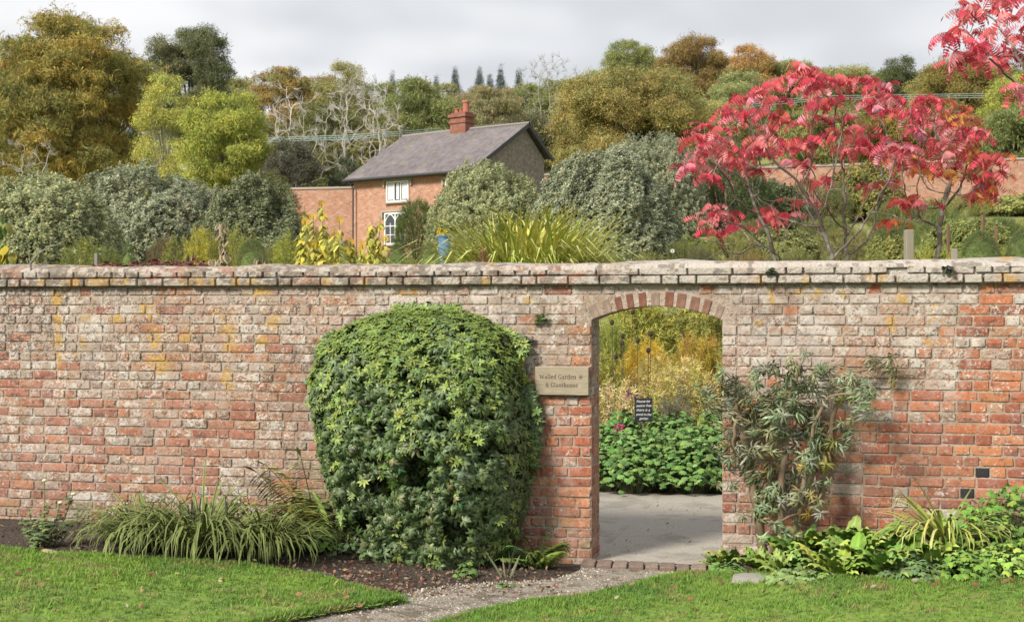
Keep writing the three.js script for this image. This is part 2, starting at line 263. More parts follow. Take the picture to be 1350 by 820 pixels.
const wallTex = texture(TW, THT, (i, j, o) => {
  const x = TX0 + (i + 0.5) / TW * (TX1 - TX0), y = TY0 + (j + 0.5) / THT * (TY1 - TY0), b = bricks[grid[j * TW + i]];
  const [px, py] = toPx(V(x, y, 0));
  const fine = vn(x * 190, y * 190, 1), mid = fbm(x * 62, y * 62, 3, 2), big = fbm(x * 9, y * 9, 4, 3), huge = fbm(x * 2.1, y * 2.6, 3, 4);
  let cr, cg, cb, cover;
  if (b) {
    const k = (0.72 + 0.4 * mid + 0.16 * fine) * (0.91 + 0.18 * b.j) * (0.86 + 0.28 * big);
    cr = b.base[0] * k; cg = b.base[1] * k; cb = b.base[2] * k; cover = b.cover;
    const burn = sstep(0.62, 0.8, fbm(x * 17 + b.id * 3.1, y * 26, 3, 9)); if (b.kind === 'red') { cr *= 1 - 0.45 * burn; cg *= 1 - 0.4 * burn; cb *= 1 - 0.25 * burn; }
  } else {
    const k = 0.62 + 0.5 * mid + 0.18 * fine, R = redness(px, py); const q = sstep(0.35, 0.65, huge);
    cr = lerp(0.26, 0.36, q) * k; cg = lerp(0.175, 0.27, q) * k; cb = lerp(0.12, 0.2, q) * k; cover = 0.28 * (1 - R) + 0.06;
  }
  // pale crust in blots with a grain of its own
  const top = py < 520 ? 1 : 0.7;
  const n1 = 0.42 * mid + 0.36 * fbm(x * 24, y * 24, 4, 21) + 0.22 * vn(x * 110, y * 110, 22) + (fine - 0.5) * 0.16, thr = 0.72 - 0.46 * clamp(cover * (0.28 + 1.4 * huge + (px > 940 && py < 470 ? 0.22 : 0)));
  let crust = b && b.kind === 'black' ? 0 : sstep(thr - 0.035, thr + 0.06, n1);
  const white = sstep(0.44, 0.62, fbm(x * 13, y * 13, 3, 33));
  const kk = 0.82 + 0.3 * fine;
  let wr = lerp(0.36, 0.54, white) * kk, wg = lerp(0.295, 0.5, white) * kk, wb = lerp(0.245, 0.445, white) * kk;
  cr = lerp(cr, wr, crust * 0.82); cg = lerp(cg, wg, crust * 0.82); cb = lerp(cb, wb, crust * 0.82);
  const gl = (b && b.kind === 'red' ? 0.35 : b && b.kind === 'black' ? 0 : 0.8) * sstep(0.55, 0.63, 0.6 * fbm(x * 31, y * 31, 3, 141) + 0.4 * vn(x * 140, y * 140, 142)); cr = lerp(cr, 0.25 + 0.1 * fine, gl * 0.7); cg = lerp(cg, 0.235 + 0.1 * fine, gl * 0.7); cb = lerp(cb, 0.2 + 0.09 * fine, gl * 0.7);
  // thin lime bloom
  const bloom = sstep(0.42, 0.7, fbm(x * 5.5 + 9, y * 11, 4, 55)) * (b && b.kind === 'red' ? 0.1 : b && b.kind === 'black' ? 0 : 0.26);
  cr = lerp(cr, 0.43, bloom); cg = lerp(cg, 0.36, bloom); cb = lerp(cb, 0.325, bloom);
  const run = sstep(0.5, 0.7, fbm(x * 3.1 + 31, y * 1.2, 4, 151)) * sstep(0.42, 0.6, fbm(x * 26, y * 22, 3, 152)) * (py < 560 ? 0.5 : 0.25); cr = lerp(cr, 0.4, run); cg = lerp(cg, 0.36, run); cb = lerp(cb, 0.32, run);
  const damp = sstep(0.54, 0.7, fbm(x * 2.4 + 7, y * 2.0, 4, 153)) * sstep(0.4, 0.58, fbm(x * 34, y * 34, 3, 154)) * 0.36; cr = lerp(cr, 0.13, damp); cg = lerp(cg, 0.085, damp); cb = lerp(cb, 0.06, damp);
  // dark algae specks
  const upleft = clamp((py < 500 ? 0.24 : 0.14) + (px < 420 ? 0.1 : 0) + (px < 90 && py < 470 ? 0.22 : 0));
  const dk = sstep(0.78 - 0.5 * upleft, 0.86 - 0.45 * upleft, 0.5 * vn(x * 120, y * 120, 61) + 0.5 * fbm(x * 30, y * 30, 3, 62)) * 0.75;
  cr = lerp(cr, 0.065, dk); cg = lerp(cg, 0.052, dk); cb = lerp(cb, 0.04, dk);
  // orange lichen
  let or = 0; for (const [sx, sy, rx, ry] of lichenSpots) { const dx = (px - sx) / rx, dy = (py - sy) / ry; if (dx * dx + dy * dy < 5) or = Math.max(or, Math.exp(-(dx * dx + dy * dy) * 0.75)); }
  if (px < 790) or = Math.max(or, 0.24 * sstep(520, 470, py));
  or *= b ? 0.42 + 0.58 * hash(b.id, 3, 8) : 0.6; const oth = sstep(0.98 - 0.5 * or, 1.1 - 0.46 * or, 0.45 + 0.62 * (0.45 * fbm(x * 33, y * 33, 4, 91) + 0.55 * vn(x * 95, y * 95, 92))) * 0.85;
  const oy = vn(x * 70, y * 70, 93); cr = lerp(cr, lerp(0.34, 0.5, oy), oth); cg = lerp(cg, lerp(0.19, 0.32, oy), oth); cb = lerp(cb, 0.06, oth);
  // green algae at the foot
  const foot = sstep(0.5, 0.62, fbm(x * 4, y * 7, 4, 97)) * (y < 0.36 ? 0.5 : 0);
  cr = lerp(cr, 0.12, foot * 0.6); cg = lerp(cg, 0.125, foot * 0.6); cb = lerp(cb, 0.05, foot * 0.6);
  wallLift[j * TW + i] = 0.4 * mid + 0.25 * fine + 0.35 * crust;
  o[0] = cr; o[1] = cg; o[2] = cb;
}, { wrap: THREE.MirroredRepeatWrapping });
const wallBump = texture(TW, THT, (i, j, o) => { o[0] = o[1] = o[2] = wallLift[j * TW + i]; }, { data: true, wrap: THREE.MirroredRepeatWrapping });
const wallMat = mat(0xffffff, 0.95, { map: wallTex, bumpMap: wallBump, bumpScale: 0.006 });
const wallU = (x) => (x - TX0) / (TX1 - TX0), wallV = (y) => (y - TY0) / (TY1 - TY0);
// a worn brick: front face in a small grid, rounded to its edges, with sides; face = (a along, b up, c out)
function brickGeo(a0, a1, b0, b1, c, depth, r, uvf, place = (a, b, cc) => [a, b, cc]) {
  const P = [], I = [], U = [], w = a1 - a0, h = b1 - b0, e = Math.min(0.012, w * 0.2), ea = [0, e, w / 2, w - e, w], eb = [0, 0.008, h - 0.008, h], tilt = (r() - 0.5) * 0.006, tilt2 = (r() - 0.5) * 0.005, out = c + (r() - 0.5) * 0.006;
  const push = (a, b, cc) => { P.push(...place(a, b, cc)); const [u, v] = uvf(a, b); U.push(u, v); };
  const nA = ea.length, nB = eb.length;
  for (let j = 0; j < nB; j++) for (let i = 0; i < nA; i++) {
    const ai = i === 0 || i === nA - 1, bj = j === 0 || j === nB - 1, drop = ai && bj ? 0.006 + r() * 0.009 : ai || bj ? 0.0028 + r() * 0.0042 : (r() - 0.5) * 0.005;
    const sh = ai && bj ? 0.003 + r() * 0.006 : (ai || bj ? r() * 0.004 : 0);
    push(a0 + ea[i] + (i === 0 ? sh : i === nA - 1 ? -sh : 0), b0 + eb[j] + (j === 0 ? sh : j === nB - 1 ? -sh : 0), out - drop + tilt * (ea[i] / w - 0.5) + tilt2 * (eb[j] / h - 0.5));
  }
  for (let j = 0; j < nB - 1; j++) for (let i = 0; i < nA - 1; i++) { const q = j * nA + i; I.push(q, q + 1, q + nA, q + 1, q + nA + 1, q + nA); }
  const ring = []; for (let i = 0; i < nA; i++) ring.push(i); for (let j = 1; j < nB; j++) ring.push(j * nA + nA - 1); for (let i = nA - 2; i >= 0; i--) ring.push((nB - 1) * nA + i); for (let j = nB - 2; j > 0; j--) ring.push(j * nA);
  const base = P.length / 3;
  for (const q of ring) { const i = q % nA, j = Math.floor(q / nA); push(a0 + ea[i], b0 + eb[j], c - depth); }
  for (let n = 0; n < ring.length; n++) { const m = (n + 1) % ring.length; I.push(ring[n], base + n, ring[m], ring[m], base + n, base + m); }
  return geo(P, I, U);
}
const wall = thing('garden_wall', 'long weathered red brick wall with lichen, projecting coping and arched gateway', 'garden wall', V(0, 0, 0));
{
  const mortarDepth = 0.0048, s = new THREE.Shape();
  s.moveTo(WL, -0.4); s.lineTo(-0.004, -0.4); s.lineTo(-0.004, SPR);
  for (let i = 0; i <= 24; i++) { const x = lerp(0, GW, i / 24); s.lineTo(x, ACY + Math.sqrt((AR + 0.004) ** 2 - (x - GW / 2) ** 2)); }
  s.lineTo(GW + 0.004, SPR); s.lineTo(GW + 0.004, -0.4); s.lineTo(WR, -0.4); s.lineTo(WR, WTOP + 0.1); s.lineTo(WL, WTOP + 0.1);
  const g = new THREE.ExtrudeGeometry(s, { depth: TH - mortarDepth, bevelEnabled: false }); g.translate(0, 0, -TH);
  const p = g.attributes.position, u = g.attributes.uv; for (let i = 0; i < p.count; i++) u.setXY(i, wallU(p.getX(i) + p.getZ(i) * 0.4), wallV(p.getY(i)));
  part('mortar', g, wallMat, wall);
  const r = rng(99), seen = bricks.map((b) => {
    const hidden = (b.px > 415 && b.px < 700 && b.py > 420) || (b.px > 960 && b.px < 1080 && b.py > 560) || b.px < 0 || b.px > 1350 || (b.py > 650 && b.px < 390) || b.py > 692;
    return { b, w: hidden ? 0 : (b.x1 - b.x0) / Math.abs(11 - 0.2 * b.x0) * (b.px > 950 || b.px > 700 ? 1 : 0.99) };
  }).sort((m, n) => n.w - m.w);
  const merged = [];
  seen.forEach(({ b }, n) => { const g = brickGeo(b.x0, b.x1, b.y0, b.y1, 0.002, 0.03, r, (a, c) => [wallU(a), wallV(c)]); if (n < 300) part('brick', g, wallMat, wall); else merged.push(g); });
  // bricks of the two reveals
  for (const side of [0, 1]) for (let k = 3; k < 28; k++) {
    const y1 = WTOP - k * COURSE - J * 0.4, y0 = y1 - COURSE + J; if (y1 > SPR + 0.01 || y1 < 0.01) continue;
    for (const [z0, z1] of k % 2 ? [[0.034, 0.12], [0.13, 0.235], [0.245, 0.34]] : [[0.034, 0.1], [0.11, 0.225], [0.235, 0.34]])
      merged.push(brickGeo(z0, z1, y0, y1, 0, 0.03, r, (a, c) => [wallU(side ? 1.35 + a : -0.16 - a), wallV(c)], side ? (a, c, o) => [GW - o, c, -a] : (a, c, o) => [o, c, -a]));
  }
  const rest = part('brickwork', mergeGeometries(merged), wallMat, wall); rest.userData.kind = 'stuff';
  // arch of rubbed bricks on end, wide lime joints
  const clay = [C(0.36, 0.19, 0.13), C(0.32, 0.14, 0.09), C(0.42, 0.26, 0.19), C(0.44, 0.32, 0.25), C(0.3, 0.13, 0.09), C(0.43, 0.3, 0.23)].map((c) => { const m = wallMat.clone(); m.map = claySkin(); m.color = c; return m; });
  const half = Math.asin(GW / 2 / AR), N = 11, q = rng(8);
  for (let k = 0; k < N; k++) {
    const a = lerp(-half, half, (k + 0.5) / N) + (q() - 0.5) * 0.012, w = 0.05 + q() * 0.018, h = RING - 0.022 + q() * 0.018;
    const g = new RoundedBoxGeometry(w, h, TH - 0.006 - q() * 0.008, 1, 0.005), o = part('arch_brick', g, pick(q, clay), wall), rr = AR + h / 2 + 0.001;
    o.position.set(GW / 2 + Math.sin(a) * rr, ACY + Math.cos(a) * rr, -TH / 2 + 0.004 + q() * 0.004); o.rotation.z = -a;
  }
  { // lime joint filling of the ring, set back from the brick faces
    const ps = new THREE.Shape(); for (let i = 0; i <= 20; i++) { const a = lerp(-half, half, i / 20), R = AR + 0.006; ps[i ? 'lineTo' : 'moveTo'](GW / 2 + Math.sin(a) * R, ACY + Math.cos(a) * R); } for (let i = 20; i >= 0; i--) { const a = lerp(-half, half, i / 20), R = AR + RING + 0.012; ps.lineTo(GW / 2 + Math.sin(a) * R, ACY + Math.cos(a) * R); }
    const g2 = new THREE.ExtrudeGeometry(ps, { depth: TH - 0.004, bevelEnabled: false }); g2.translate(0, 0, -TH - 0.001);
    const m = mat(C(0.47, 0.34, 0.27), 1, { map: claySkin(), bumpMap: wallBump, bumpScale: 0.004 }); part('arch_mortar', g2, m, wall);
  }
  // coping: an oversailing course, an upper course and a weathered cap
  const cr = rng(515), copU = (a) => wallU(a);
  const capY = (x) => 2.255 + 0.01 * (fbm(x * 1.4, 3, 3, 44) - 0.5) + 0.004 * Math.sin(x * 0.9);
  for (const row of [0, 1]) {
    let x = WL;
    while (x < WR) {
      let w = row === 0 ? (cr() < 0.35 ? 0.115 : cr() < 0.8 ? 0.225 : 0.17) + cr() * 0.02 : (cr() < 0.55 ? 0.115 + cr() * 0.02 : 0.2 + cr() * 0.06);
      if (Math.abs(x - 0.5) < 0.9 && row) w = 0.3 + cr() * 0.1;
      const y0 = row ? 2.2 + (cr() - 0.5) * 0.006 : WTOP + 0.004 + (cr() - 0.5) * 0.004, y1 = row ? capY(x + w / 2) - 0.004 + (cr() - 0.5) * 0.008 : 2.194 + (cr() - 0.5) * 0.004, out = row ? 0.043 + (cr() - 0.5) * 0.016 : 0.058 + (cr() - 0.5) * 0.01;
      if (row && cr() < 0.02) { x += w; continue; }
      const g = brickGeo(x + 0.004, x + w - 0.004, y0, y1, out, 0.09, cr, (a, b) => [copU(a), wallV(b)]);
      part('coping_brick', g, copingMat(), wall); x += w;
    }
  }
  { // backing and cap of lime
    const nx = 260, prof = [[0.036, 0], [0.02, 0.016], [-0.03, 0.036], [-0.17, 0.052], [-0.36, 0.03], [-0.39, -0.06]], P = [], I = [], U = [];
    for (let i = 0; i <= nx; i++) { const xx = lerp(WL, WR, i / nx); prof.forEach(([z, y], k) => { P.push(xx, capY(xx) + y * (0.75 + 0.5 * vn(xx * 3, k, 7)) + (fbm(xx * 9, k * 2, 3, 45) - 0.5) * 0.008 - (k ? 0 : 0.012), z + (fbm(xx * 7, k, 2, 46) - 0.5) * 0.012); U.push(wallU(xx), wallV(2.24) + z * 0.35); }); }
    const m = prof.length; for (let i = 0; i < nx; i++) for (let k = 0; k < m - 1; k++) { const a = i * m + k; I.push(a, a + m, a + 1, a + m, a + m + 1, a + 1); }
    part('coping_cap', geo(P, I, U), copingMat(), wall);
    const bk = new THREE.BoxGeometry(WR - WL, 0.125, 0.36); bk.translate((WL + WR) / 2, 2.19, -0.165); const bu = bk.attributes.uv, bp = bk.attributes.position; for (let i = 0; i < bu.count; i++) bu.setXY(i, wallU(bp.getX(i)), wallV(bp.getY(i))); part('coping_core', bk, copingMat(), wall);
  }
}
function claySkin() { return claySkin.t ??= texture(256, 256, (i, j, o) => { const n = fbm(i / 256 * 12, j / 256 * 12, 4, 120), f = vn(i / 3, j / 3, 121), w = sstep(0.55, 0.68, fbm(i / 256 * 7, j / 256 * 7, 4, 122)); const k = 0.62 + 0.5 * n + 0.2 * f; o[0] = lerp(k, 1.0, w * 0.6); o[1] = lerp(k, 1.0, w * 0.7); o[2] = lerp(k, 1.0, w * 0.7); }); }
function copingMat() {
  if (copingMat.m) return copingMat.m;
  const W = 2048, H = 64;
  const t = texture(W, H, (i, j, o) => {
    const x = TX0 + (i + 0.5) / W * (TX1 - TX0), y = 2.1 + (j + 0.5) / H * 0.25; const [px] = toPx(V(x, 2.2, 0.05));
    const fine = vn(x * 190, y * 190, 201), mid = fbm(x * 40, y * 40, 4, 202), big = fbm(x * 8, y * 20, 4, 203), right = sstep(560, 960, px);
    const k = 0.7 + 0.4 * mid + 0.2 * fine;
    let r = lerp(0.26, 0.37, right) * k, g = lerp(0.2, 0.31, right) * k, b = lerp(0.155, 0.26, right) * k;
    const pink = sstep(0.5, 0.66, fbm(x * 5, y * 9, 3, 206)); r *= 1 + 0.1 * pink; g *= 1 - 0.16 * pink; b *= 1 - 0.22 * pink;
    const white = sstep(0.5 - 0.1 * right, 0.6 - 0.08 * right, 0.5 * mid + 0.5 * big + 0.05); r = lerp(r, 0.42 * (0.8 + 0.3 * fine), white * 0.75); g = lerp(g, 0.385 * (0.8 + 0.3 * fine), white * 0.75); b = lerp(b, 0.34 * (0.8 + 0.3 * fine), white * 0.75);
    const dk = sstep(lerp(0.5, 0.62, right), lerp(0.58, 0.7, right), fbm(x * 16, y * 30, 4, 205)) * 0.62; r = lerp(r, 0.085, dk); g = lerp(g, 0.07, dk); b = lerp(b, 0.05, dk);
    if (y < 2.196) { let or = 0; for (const [sx, sy, rx] of lichenSpots) if (sy < 378 && sy > 360) or = Math.max(or, Math.exp(-(((px - sx) / rx) ** 2))); or *= 0.66; const ot = 0.8 * sstep(0.98 - 0.52 * or, 1.1 - 0.5 * or, 0.45 + 0.6 * (0.5 * fbm(x * 33, y * 33, 4, 91) + 0.5 * vn(x * 95, y * 95, 92))); r = lerp(r, 0.4, ot); g = lerp(g, 0.23, ot); b = lerp(b, 0.05, ot); }
    o[0] = r; o[1] = g; o[2] = b;
  }, { wrap: THREE.MirroredRepeatWrapping });
  // the coping shares the wall's uv in metres, so this strip is scaled to its own height
  t.repeat.set(1, (TY1 - TY0) / 0.25); t.offset.set(0, -(2.1 - TY0) / 0.25);
  const m = mat(0xffffff, 0.95, { map: t, bumpMap: wallBump, bumpScale: 0.008 }); return copingMat.m = m;
}
// threshold row of bricks on edge
{
  const th = thing('brick_threshold', 'row of worn brick pavers across the foot of the gateway', 'threshold', V(0, 0, 0.1)), r = rng(31), ms = [C(0.33, 0.25, 0.2), C(0.36, 0.27, 0.21), C(0.28, 0.2, 0.16)].map((c) => mat(c, 0.95, { map: claySkin(), bumpMap: wallBump, bumpScale: 0.004 }));
  let x = -0.06; while (x < 1.02) { const w = 0.105 + r() * 0.02; const g = new RoundedBoxGeometry(w - 0.012, 0.075, 0.215, 1, 0.012); const o = part('paver', g, pick(r, ms), th); o.position.set(x + w / 2, 0.012 + r() * 0.012, 0.03 + (r() - 0.5) * 0.02); o.rotation.set((r() - 0.5) * 0.06, (r() - 0.5) * 0.08 + 0.12, (r() - 0.5) * 0.05); x += w; }
}

// ------------------------------------------------------------ plant builders
// branch skeleton grown towards points (all in local metres); returns tubes geometry and tips
function grow(roots, targets, step, kill, rTip, power = 2.3, sides = 6, maxIt = 220, wob = 0.12, seed = 1) {
  const r = rng(seed), N = []; for (const p of roots) N.push({ p: p.clone(), par: -1, kids: 0 });
  let T = targets.map((p) => p.clone());
  for (let it = 0; it < maxIt && T.length; it++) {
    const pull = new Map();
    for (const t of T) { let best = -1, bd = 1e9; for (let i = 0; i < N.length; i++) { if (N[i].kids > 2) continue; const d = N[i].p.distanceToSquared(t); if (d < bd) { bd = d; best = i; } } if (best < 0) continue; const d = t.clone().sub(N[best].p).normalize(); if (!pull.has(best)) pull.set(best, V(0, 0, 0)); pull.get(best).add(d); }
    let added = 0;
    for (const [i, d] of pull) { if (d.lengthSq() < 1e-6) continue; d.normalize(); const prev = N[i].par >= 0 ? N[i].p.clone().sub(N[N[i].par].p).normalize() : d.clone(); d.addScaledVector(prev, 0.45).add(V((r() - 0.5) * wob * 2, (r() - 0.5) * wob, (r() - 0.5) * wob * 2)).normalize(); N.push({ p: N[i].p.clone().addScaledVector(d, step), par: i, kids: 0 }); N[i].kids++; added++; }
    const n0 = N.length - added; T = T.filter((t) => { for (let i = n0; i < N.length; i++) if (N[i].p.distanceTo(t) < kill) return false; return true; });
    if (!added) break;
  }
  const area = new Float64Array(N.length); const ch = N.map(() => []);
  for (let i = 0; i < N.length; i++) if (N[i].par >= 0) ch[N[i].par].push(i);
  for (let i = N.length - 1; i >= 0; i--) { if (!ch[i].length) area[i] = Math.pow(rTip, power); if (N[i].par >= 0) area[N[i].par] += area[i] + Math.pow(rTip, power) * 0.02; }
  const rad = (i) => Math.pow(area[i], 1 / power), list = [];
  const walk = (start, from) => { const pts = [], rs = []; if (from >= 0) { pts.push(N[from].p); rs.push(Math.min(rad(from), rad(start) * 1.25)); } let i = start; for (;;) { pts.push(N[i].p); rs.push(rad(i)); if (!ch[i].length) break; const s = ch[i].slice().sort((a, b) => area[b] - area[a]); for (const k of s.slice(1)) walk(k, i); i = s[0]; } if (pts.length > 1) { rs[rs.length - 1] *= 0.7; list.push([pts, rs]); } };
  N.forEach((n, i) => { if (n.par < 0) walk(i, -1); });
  const tips = []; N.forEach((n, i) => { if (!ch[i].length && n.par >= 0) tips.push({ p: n.p, d: n.p.clone().sub(N[n.par].p).normalize() }); });
  return { geo: tubes(list, sides), tips, nodes: N };
}
// a loose ball of small leaves, radius about 1
function clump(seed, n, len, wid, flat = 0) { const r = rng(seed), B = buf(); for (let i = 0; i < n; i++) { const d = V(r() * 2 - 1, (r() * 2 - 1) * (1 - flat), r() * 2 - 1), k = 0.75 + 0.5 * r(); leafInto(B, hang(V(r() * 2 - 1, r() * 1.1 - 0.85, r() * 2 - 1), d.multiplyScalar(0.75), 1, (r() - 0.5) * 1.2), len * (0.6 + 0.7 * r()), wid * (0.7 + 0.6 * r()), 0.5, [k, k * (0.95 + 0.1 * r()), k], 1, 0.3); } return built(B); }
const clumps = [clump(1, 9, 0.85, 0.3), clump(2, 10, 0.75, 0.28), clump(3, 8, 0.95, 0.3, 0.4)];
const needleClump = clump(4, 16, 0.9, 0.07, 0.3);
// a shoot with narrow leaves up its length, one metre long
function shoot(seed, n, len, wid, angle, stem = [0.5, 0.45, 0.35]) { const r = rng(seed), B = buf(); leafInto(B, frame(V(0.03, 1, 0.02), 0), 1, 0.012, 0.15, stem, 2, 0); for (let i = 0; i < n; i++) { const t = 0.12 + 0.88 * (i + r()) / n, a = i * 2.4 + r() * 0.6, k = 0.78 + 0.44 * r(); leafInto(B, frame(V(Math.cos(a) * Math.sin(angle), Math.cos(angle), Math.sin(a) * Math.sin(angle)), r() * 6.28, V(0.03 * t, t, 0.02 * t)), len * (1.1 - 0.4 * t) * (0.75 + 0.5 * r()), wid * (0.8 + 0.4 * r()), 0.5 + r() * 0.5, [k, k, k], 1, 0.3); } return built(B); }
const tuftShoot = (seed) => { const r = rng(seed), B = buf(); for (let i = 0; i < 15; i++) { const a = i * 2.4 + r(), t = 0.1 + 0.6 * r(), o = 0.3 + 0.9 * r(), k = 0.72 + 0.56 * r(); leafInto(B, hang(V(Math.cos(a) * Math.sin(o), Math.cos(o) * 0.9, Math.sin(a) * Math.sin(o)), V((r() - 0.5) * 0.3, t, (r() - 0.5) * 0.3), 1, (r() - 0.5) * 1.5), 0.42 * (0.7 + 0.6 * r()), 0.075 * (0.8 + 0.5 * r()), 0.8, [k, k, k], 2, 0.3); } return built(B); };
const tufts2 = [tuftShoot(31), tuftShoot(32)];
const shoots = [shoot(11, 26, 0.24, 0.036, 0.75), shoot(12, 24, 0.22, 0.04, 0.9)];
const leafyShoots = [shoot(13, 16, 0.34, 0.085, 1.0), shoot(14, 14, 0.36, 0.1, 1.1)];
const box_ = clump(5, 12, 0.7, 0.26);

function tree(o) { // trunk, limbs and a crown of leaf clumps gathered in boughs
  const { px, top, w, t, pal, label, name = 'tree', group, seed = px, dens = 1, clumpR = 0.46, form = 'round', bark = C(0.09, 0.07, 0.055), low = 0.16, cg } = o;
  const p = spot(px, t), H = (410 - top) / FPX * t + CAM.y - p.y, Wd = w / FPX * t, r = rng(seed * 7 + 3);
  const g = thing(name, label, 'tree', p, group);
  const rx = Wd / 2, cy = H * (0.5 + low / 2), ry = H - cy, lobes = [];
  const nl = Math.round((form === 'cone' ? 0 : 78) * (0.8 + 0.4 * dens));
  for (let i = 0; i < nl; i++) { let d = V(r() * 2 - 1, r() * 2 - 1, r() * 2 - 1); if (d.lengthSq() > 1) d.normalize(); d.normalize().multiplyScalar(0.3 + 0.62 * Math.sqrt(r())); if (d.y < -0.75) d.y *= 0.7; const rr = rx * (0.15 + 0.17 * r() * r() + 0.06 * r()); lobes.push([V(d.x * rx * (1 - 0.12 * d.y), cy + d.y * ry, d.z * rx), Math.min(rr, ry * 0.34)]); }
  if (nl) for (let i = 0; i < 4; i++) { const R = Math.min(rx * (0.18 + 0.08 * r()), ry * 0.32); lobes.push([V((r() - 0.5) * rx * 0.8, H - R * (0.75 + 0.5 * i / 3), (r() - 0.5) * rx * 0.5), R]); }
  // keep the crown inside its measured outline
  for (const l of lobes) { if (l[0].y + l[1] > H) l[0].y = H - l[1] * (0.85 + 0.3 * r()); const q = Math.hypot(l[0].x, l[0].z); if (q + l[1] > rx) { const k = Math.max(0, rx - l[1]) / q; l[0].x *= k; l[0].z *= k; } }
  const tb = [], trunkR = Math.max(0.14, rx * 0.055), fork = V((r() - 0.5) * 0.4, cy * 0.62, (r() - 0.5) * 0.4);
  tb.push([[V(0, -0.4, 0), V(0.05, H * 0.12, 0), fork, V(fork.x * 1.5, H * 0.75, fork.z)], [trunkR * 1.35, trunkR, trunkR * 0.8, trunkR * 0.25]]);
  for (const [c] of lobes) if (r() < 0.5) { const a = V(0, 0, 0).lerp(fork, 0.65 + 0.5 * r()), m = a.clone().lerp(c, 0.5).add(V(0, H * 0.03 * (r() + 0.2), 0)); tb.push([[a, m, c], [trunkR * 0.42, trunkR * 0.26, trunkR * 0.07]]); }
  part('trunk', tubes(tb, 6), barkMat(bark), g);
  const list = [], cols = lobes.map(() => pick(r, pal));
  const tot = lobes.reduce((s, l) => s + l[1] * l[1], 0);
  lobes.forEach(([c, R], k) => {
    const n = Math.round(dens * 12 * R * R / (clumpR * clumpR));
    for (let i = 0; i < n; i++) { const d = V(r() * 2 - 1, r() * 2 - 1, r() * 2 - 1).normalize(); if (d.y < -0.1 && r() < 0.65) d.y *= -1; const f = r() < 0.12 ? 1.05 + 0.4 * r() : 0.6 + 0.45 * r(); const q = c.clone().add(V(d.x * R * f, d.y * R * 0.72 * f, d.z * R * f)); if (q.y > H) q.y = H; list.push([frame(V(r() - 0.5, r() - 0.2, r() - 0.5), r() * 6.28, q, clumpR * (0.5 + 0.8 * r())), tint(r, r() < 0.7 ? cols[k] : pick(r, pal), 0.34, 0.12)]); }
  });
  if (form === 'cone') for (let i = 0; i < 2600 * dens; i++) { const v = Math.sqrt(r()), y = H * (1 - v * 0.9), R = rx * v * (0.72 + 0.28 * Math.sin(y * 5.1)), a = r() * 6.28, f = 0.5 + 0.5 * r(); list.push([frame(V(Math.cos(a), -0.25, Math.sin(a)), r() * 6.28, V(Math.cos(a) * R * f, y - R * f * 0.25, Math.sin(a) * R * f), clumpR * (0.7 + 0.6 * r())), tint(r, pick(r, pal), 0.2)]); }
  const cr = scatter('crown', cg ?? (form === 'cone' ? needleClump : clumps[seed % 3]), leafMat, list, g); void tot; void cr;
  return g;
}
function deadTree({ px, top, w, t, label, group, seed, col = C(0.44, 0.41, 0.36), name = 'bare_tree', tip = 0.03, n = 90, category = 'tree', wob = 0.5 }) {
  const p = spot(px, t), H = (410 - top) / FPX * t + CAM.y - p.y, R = w / FPX * t / 2, r = rng(seed), T = [];
  const g = thing(name, label, category, p, group);
  for (let i = 0; i < n; i++) { const a = r() * 6.28, q = Math.sqrt(r()) * R, y = H * (0.35 + 0.65 * Math.pow(r(), 0.7)) * (1 - 0.25 * (q / R) ** 2); T.push(V(Math.cos(a) * q, y, Math.sin(a) * q)); }
  const s = grow([V(0, -0.3, 0), V(R * 0.15, -0.3, R * 0.1)], T, H * 0.028, H * 0.035, tip * 0.55, 2.5, 5, 200, wob, seed);
  part('trunk', s.geo, mat(col, 0.9), g);
  const tw = []; for (const q of s.tips) for (let k = 0; k < 9; k++) { const d = q.d.clone().add(V(r() - 0.5, r() - 0.35, r() - 0.5).multiplyScalar(1.6)).normalize(); tw.push([[q.p, q.p.clone().addScaledVector(d, H * 0.03), q.p.clone().addScaledVector(d, H * 0.055).add(V((r() - 0.5) * 0.3, 0.1, 0))], [tip * 0.4, tip * 0.3, tip * 0.18]]); }
  part('twigs', tubes(tw, 4), mat(col, 0.9), g).userData.kind = 'stuff';
  return g;
}
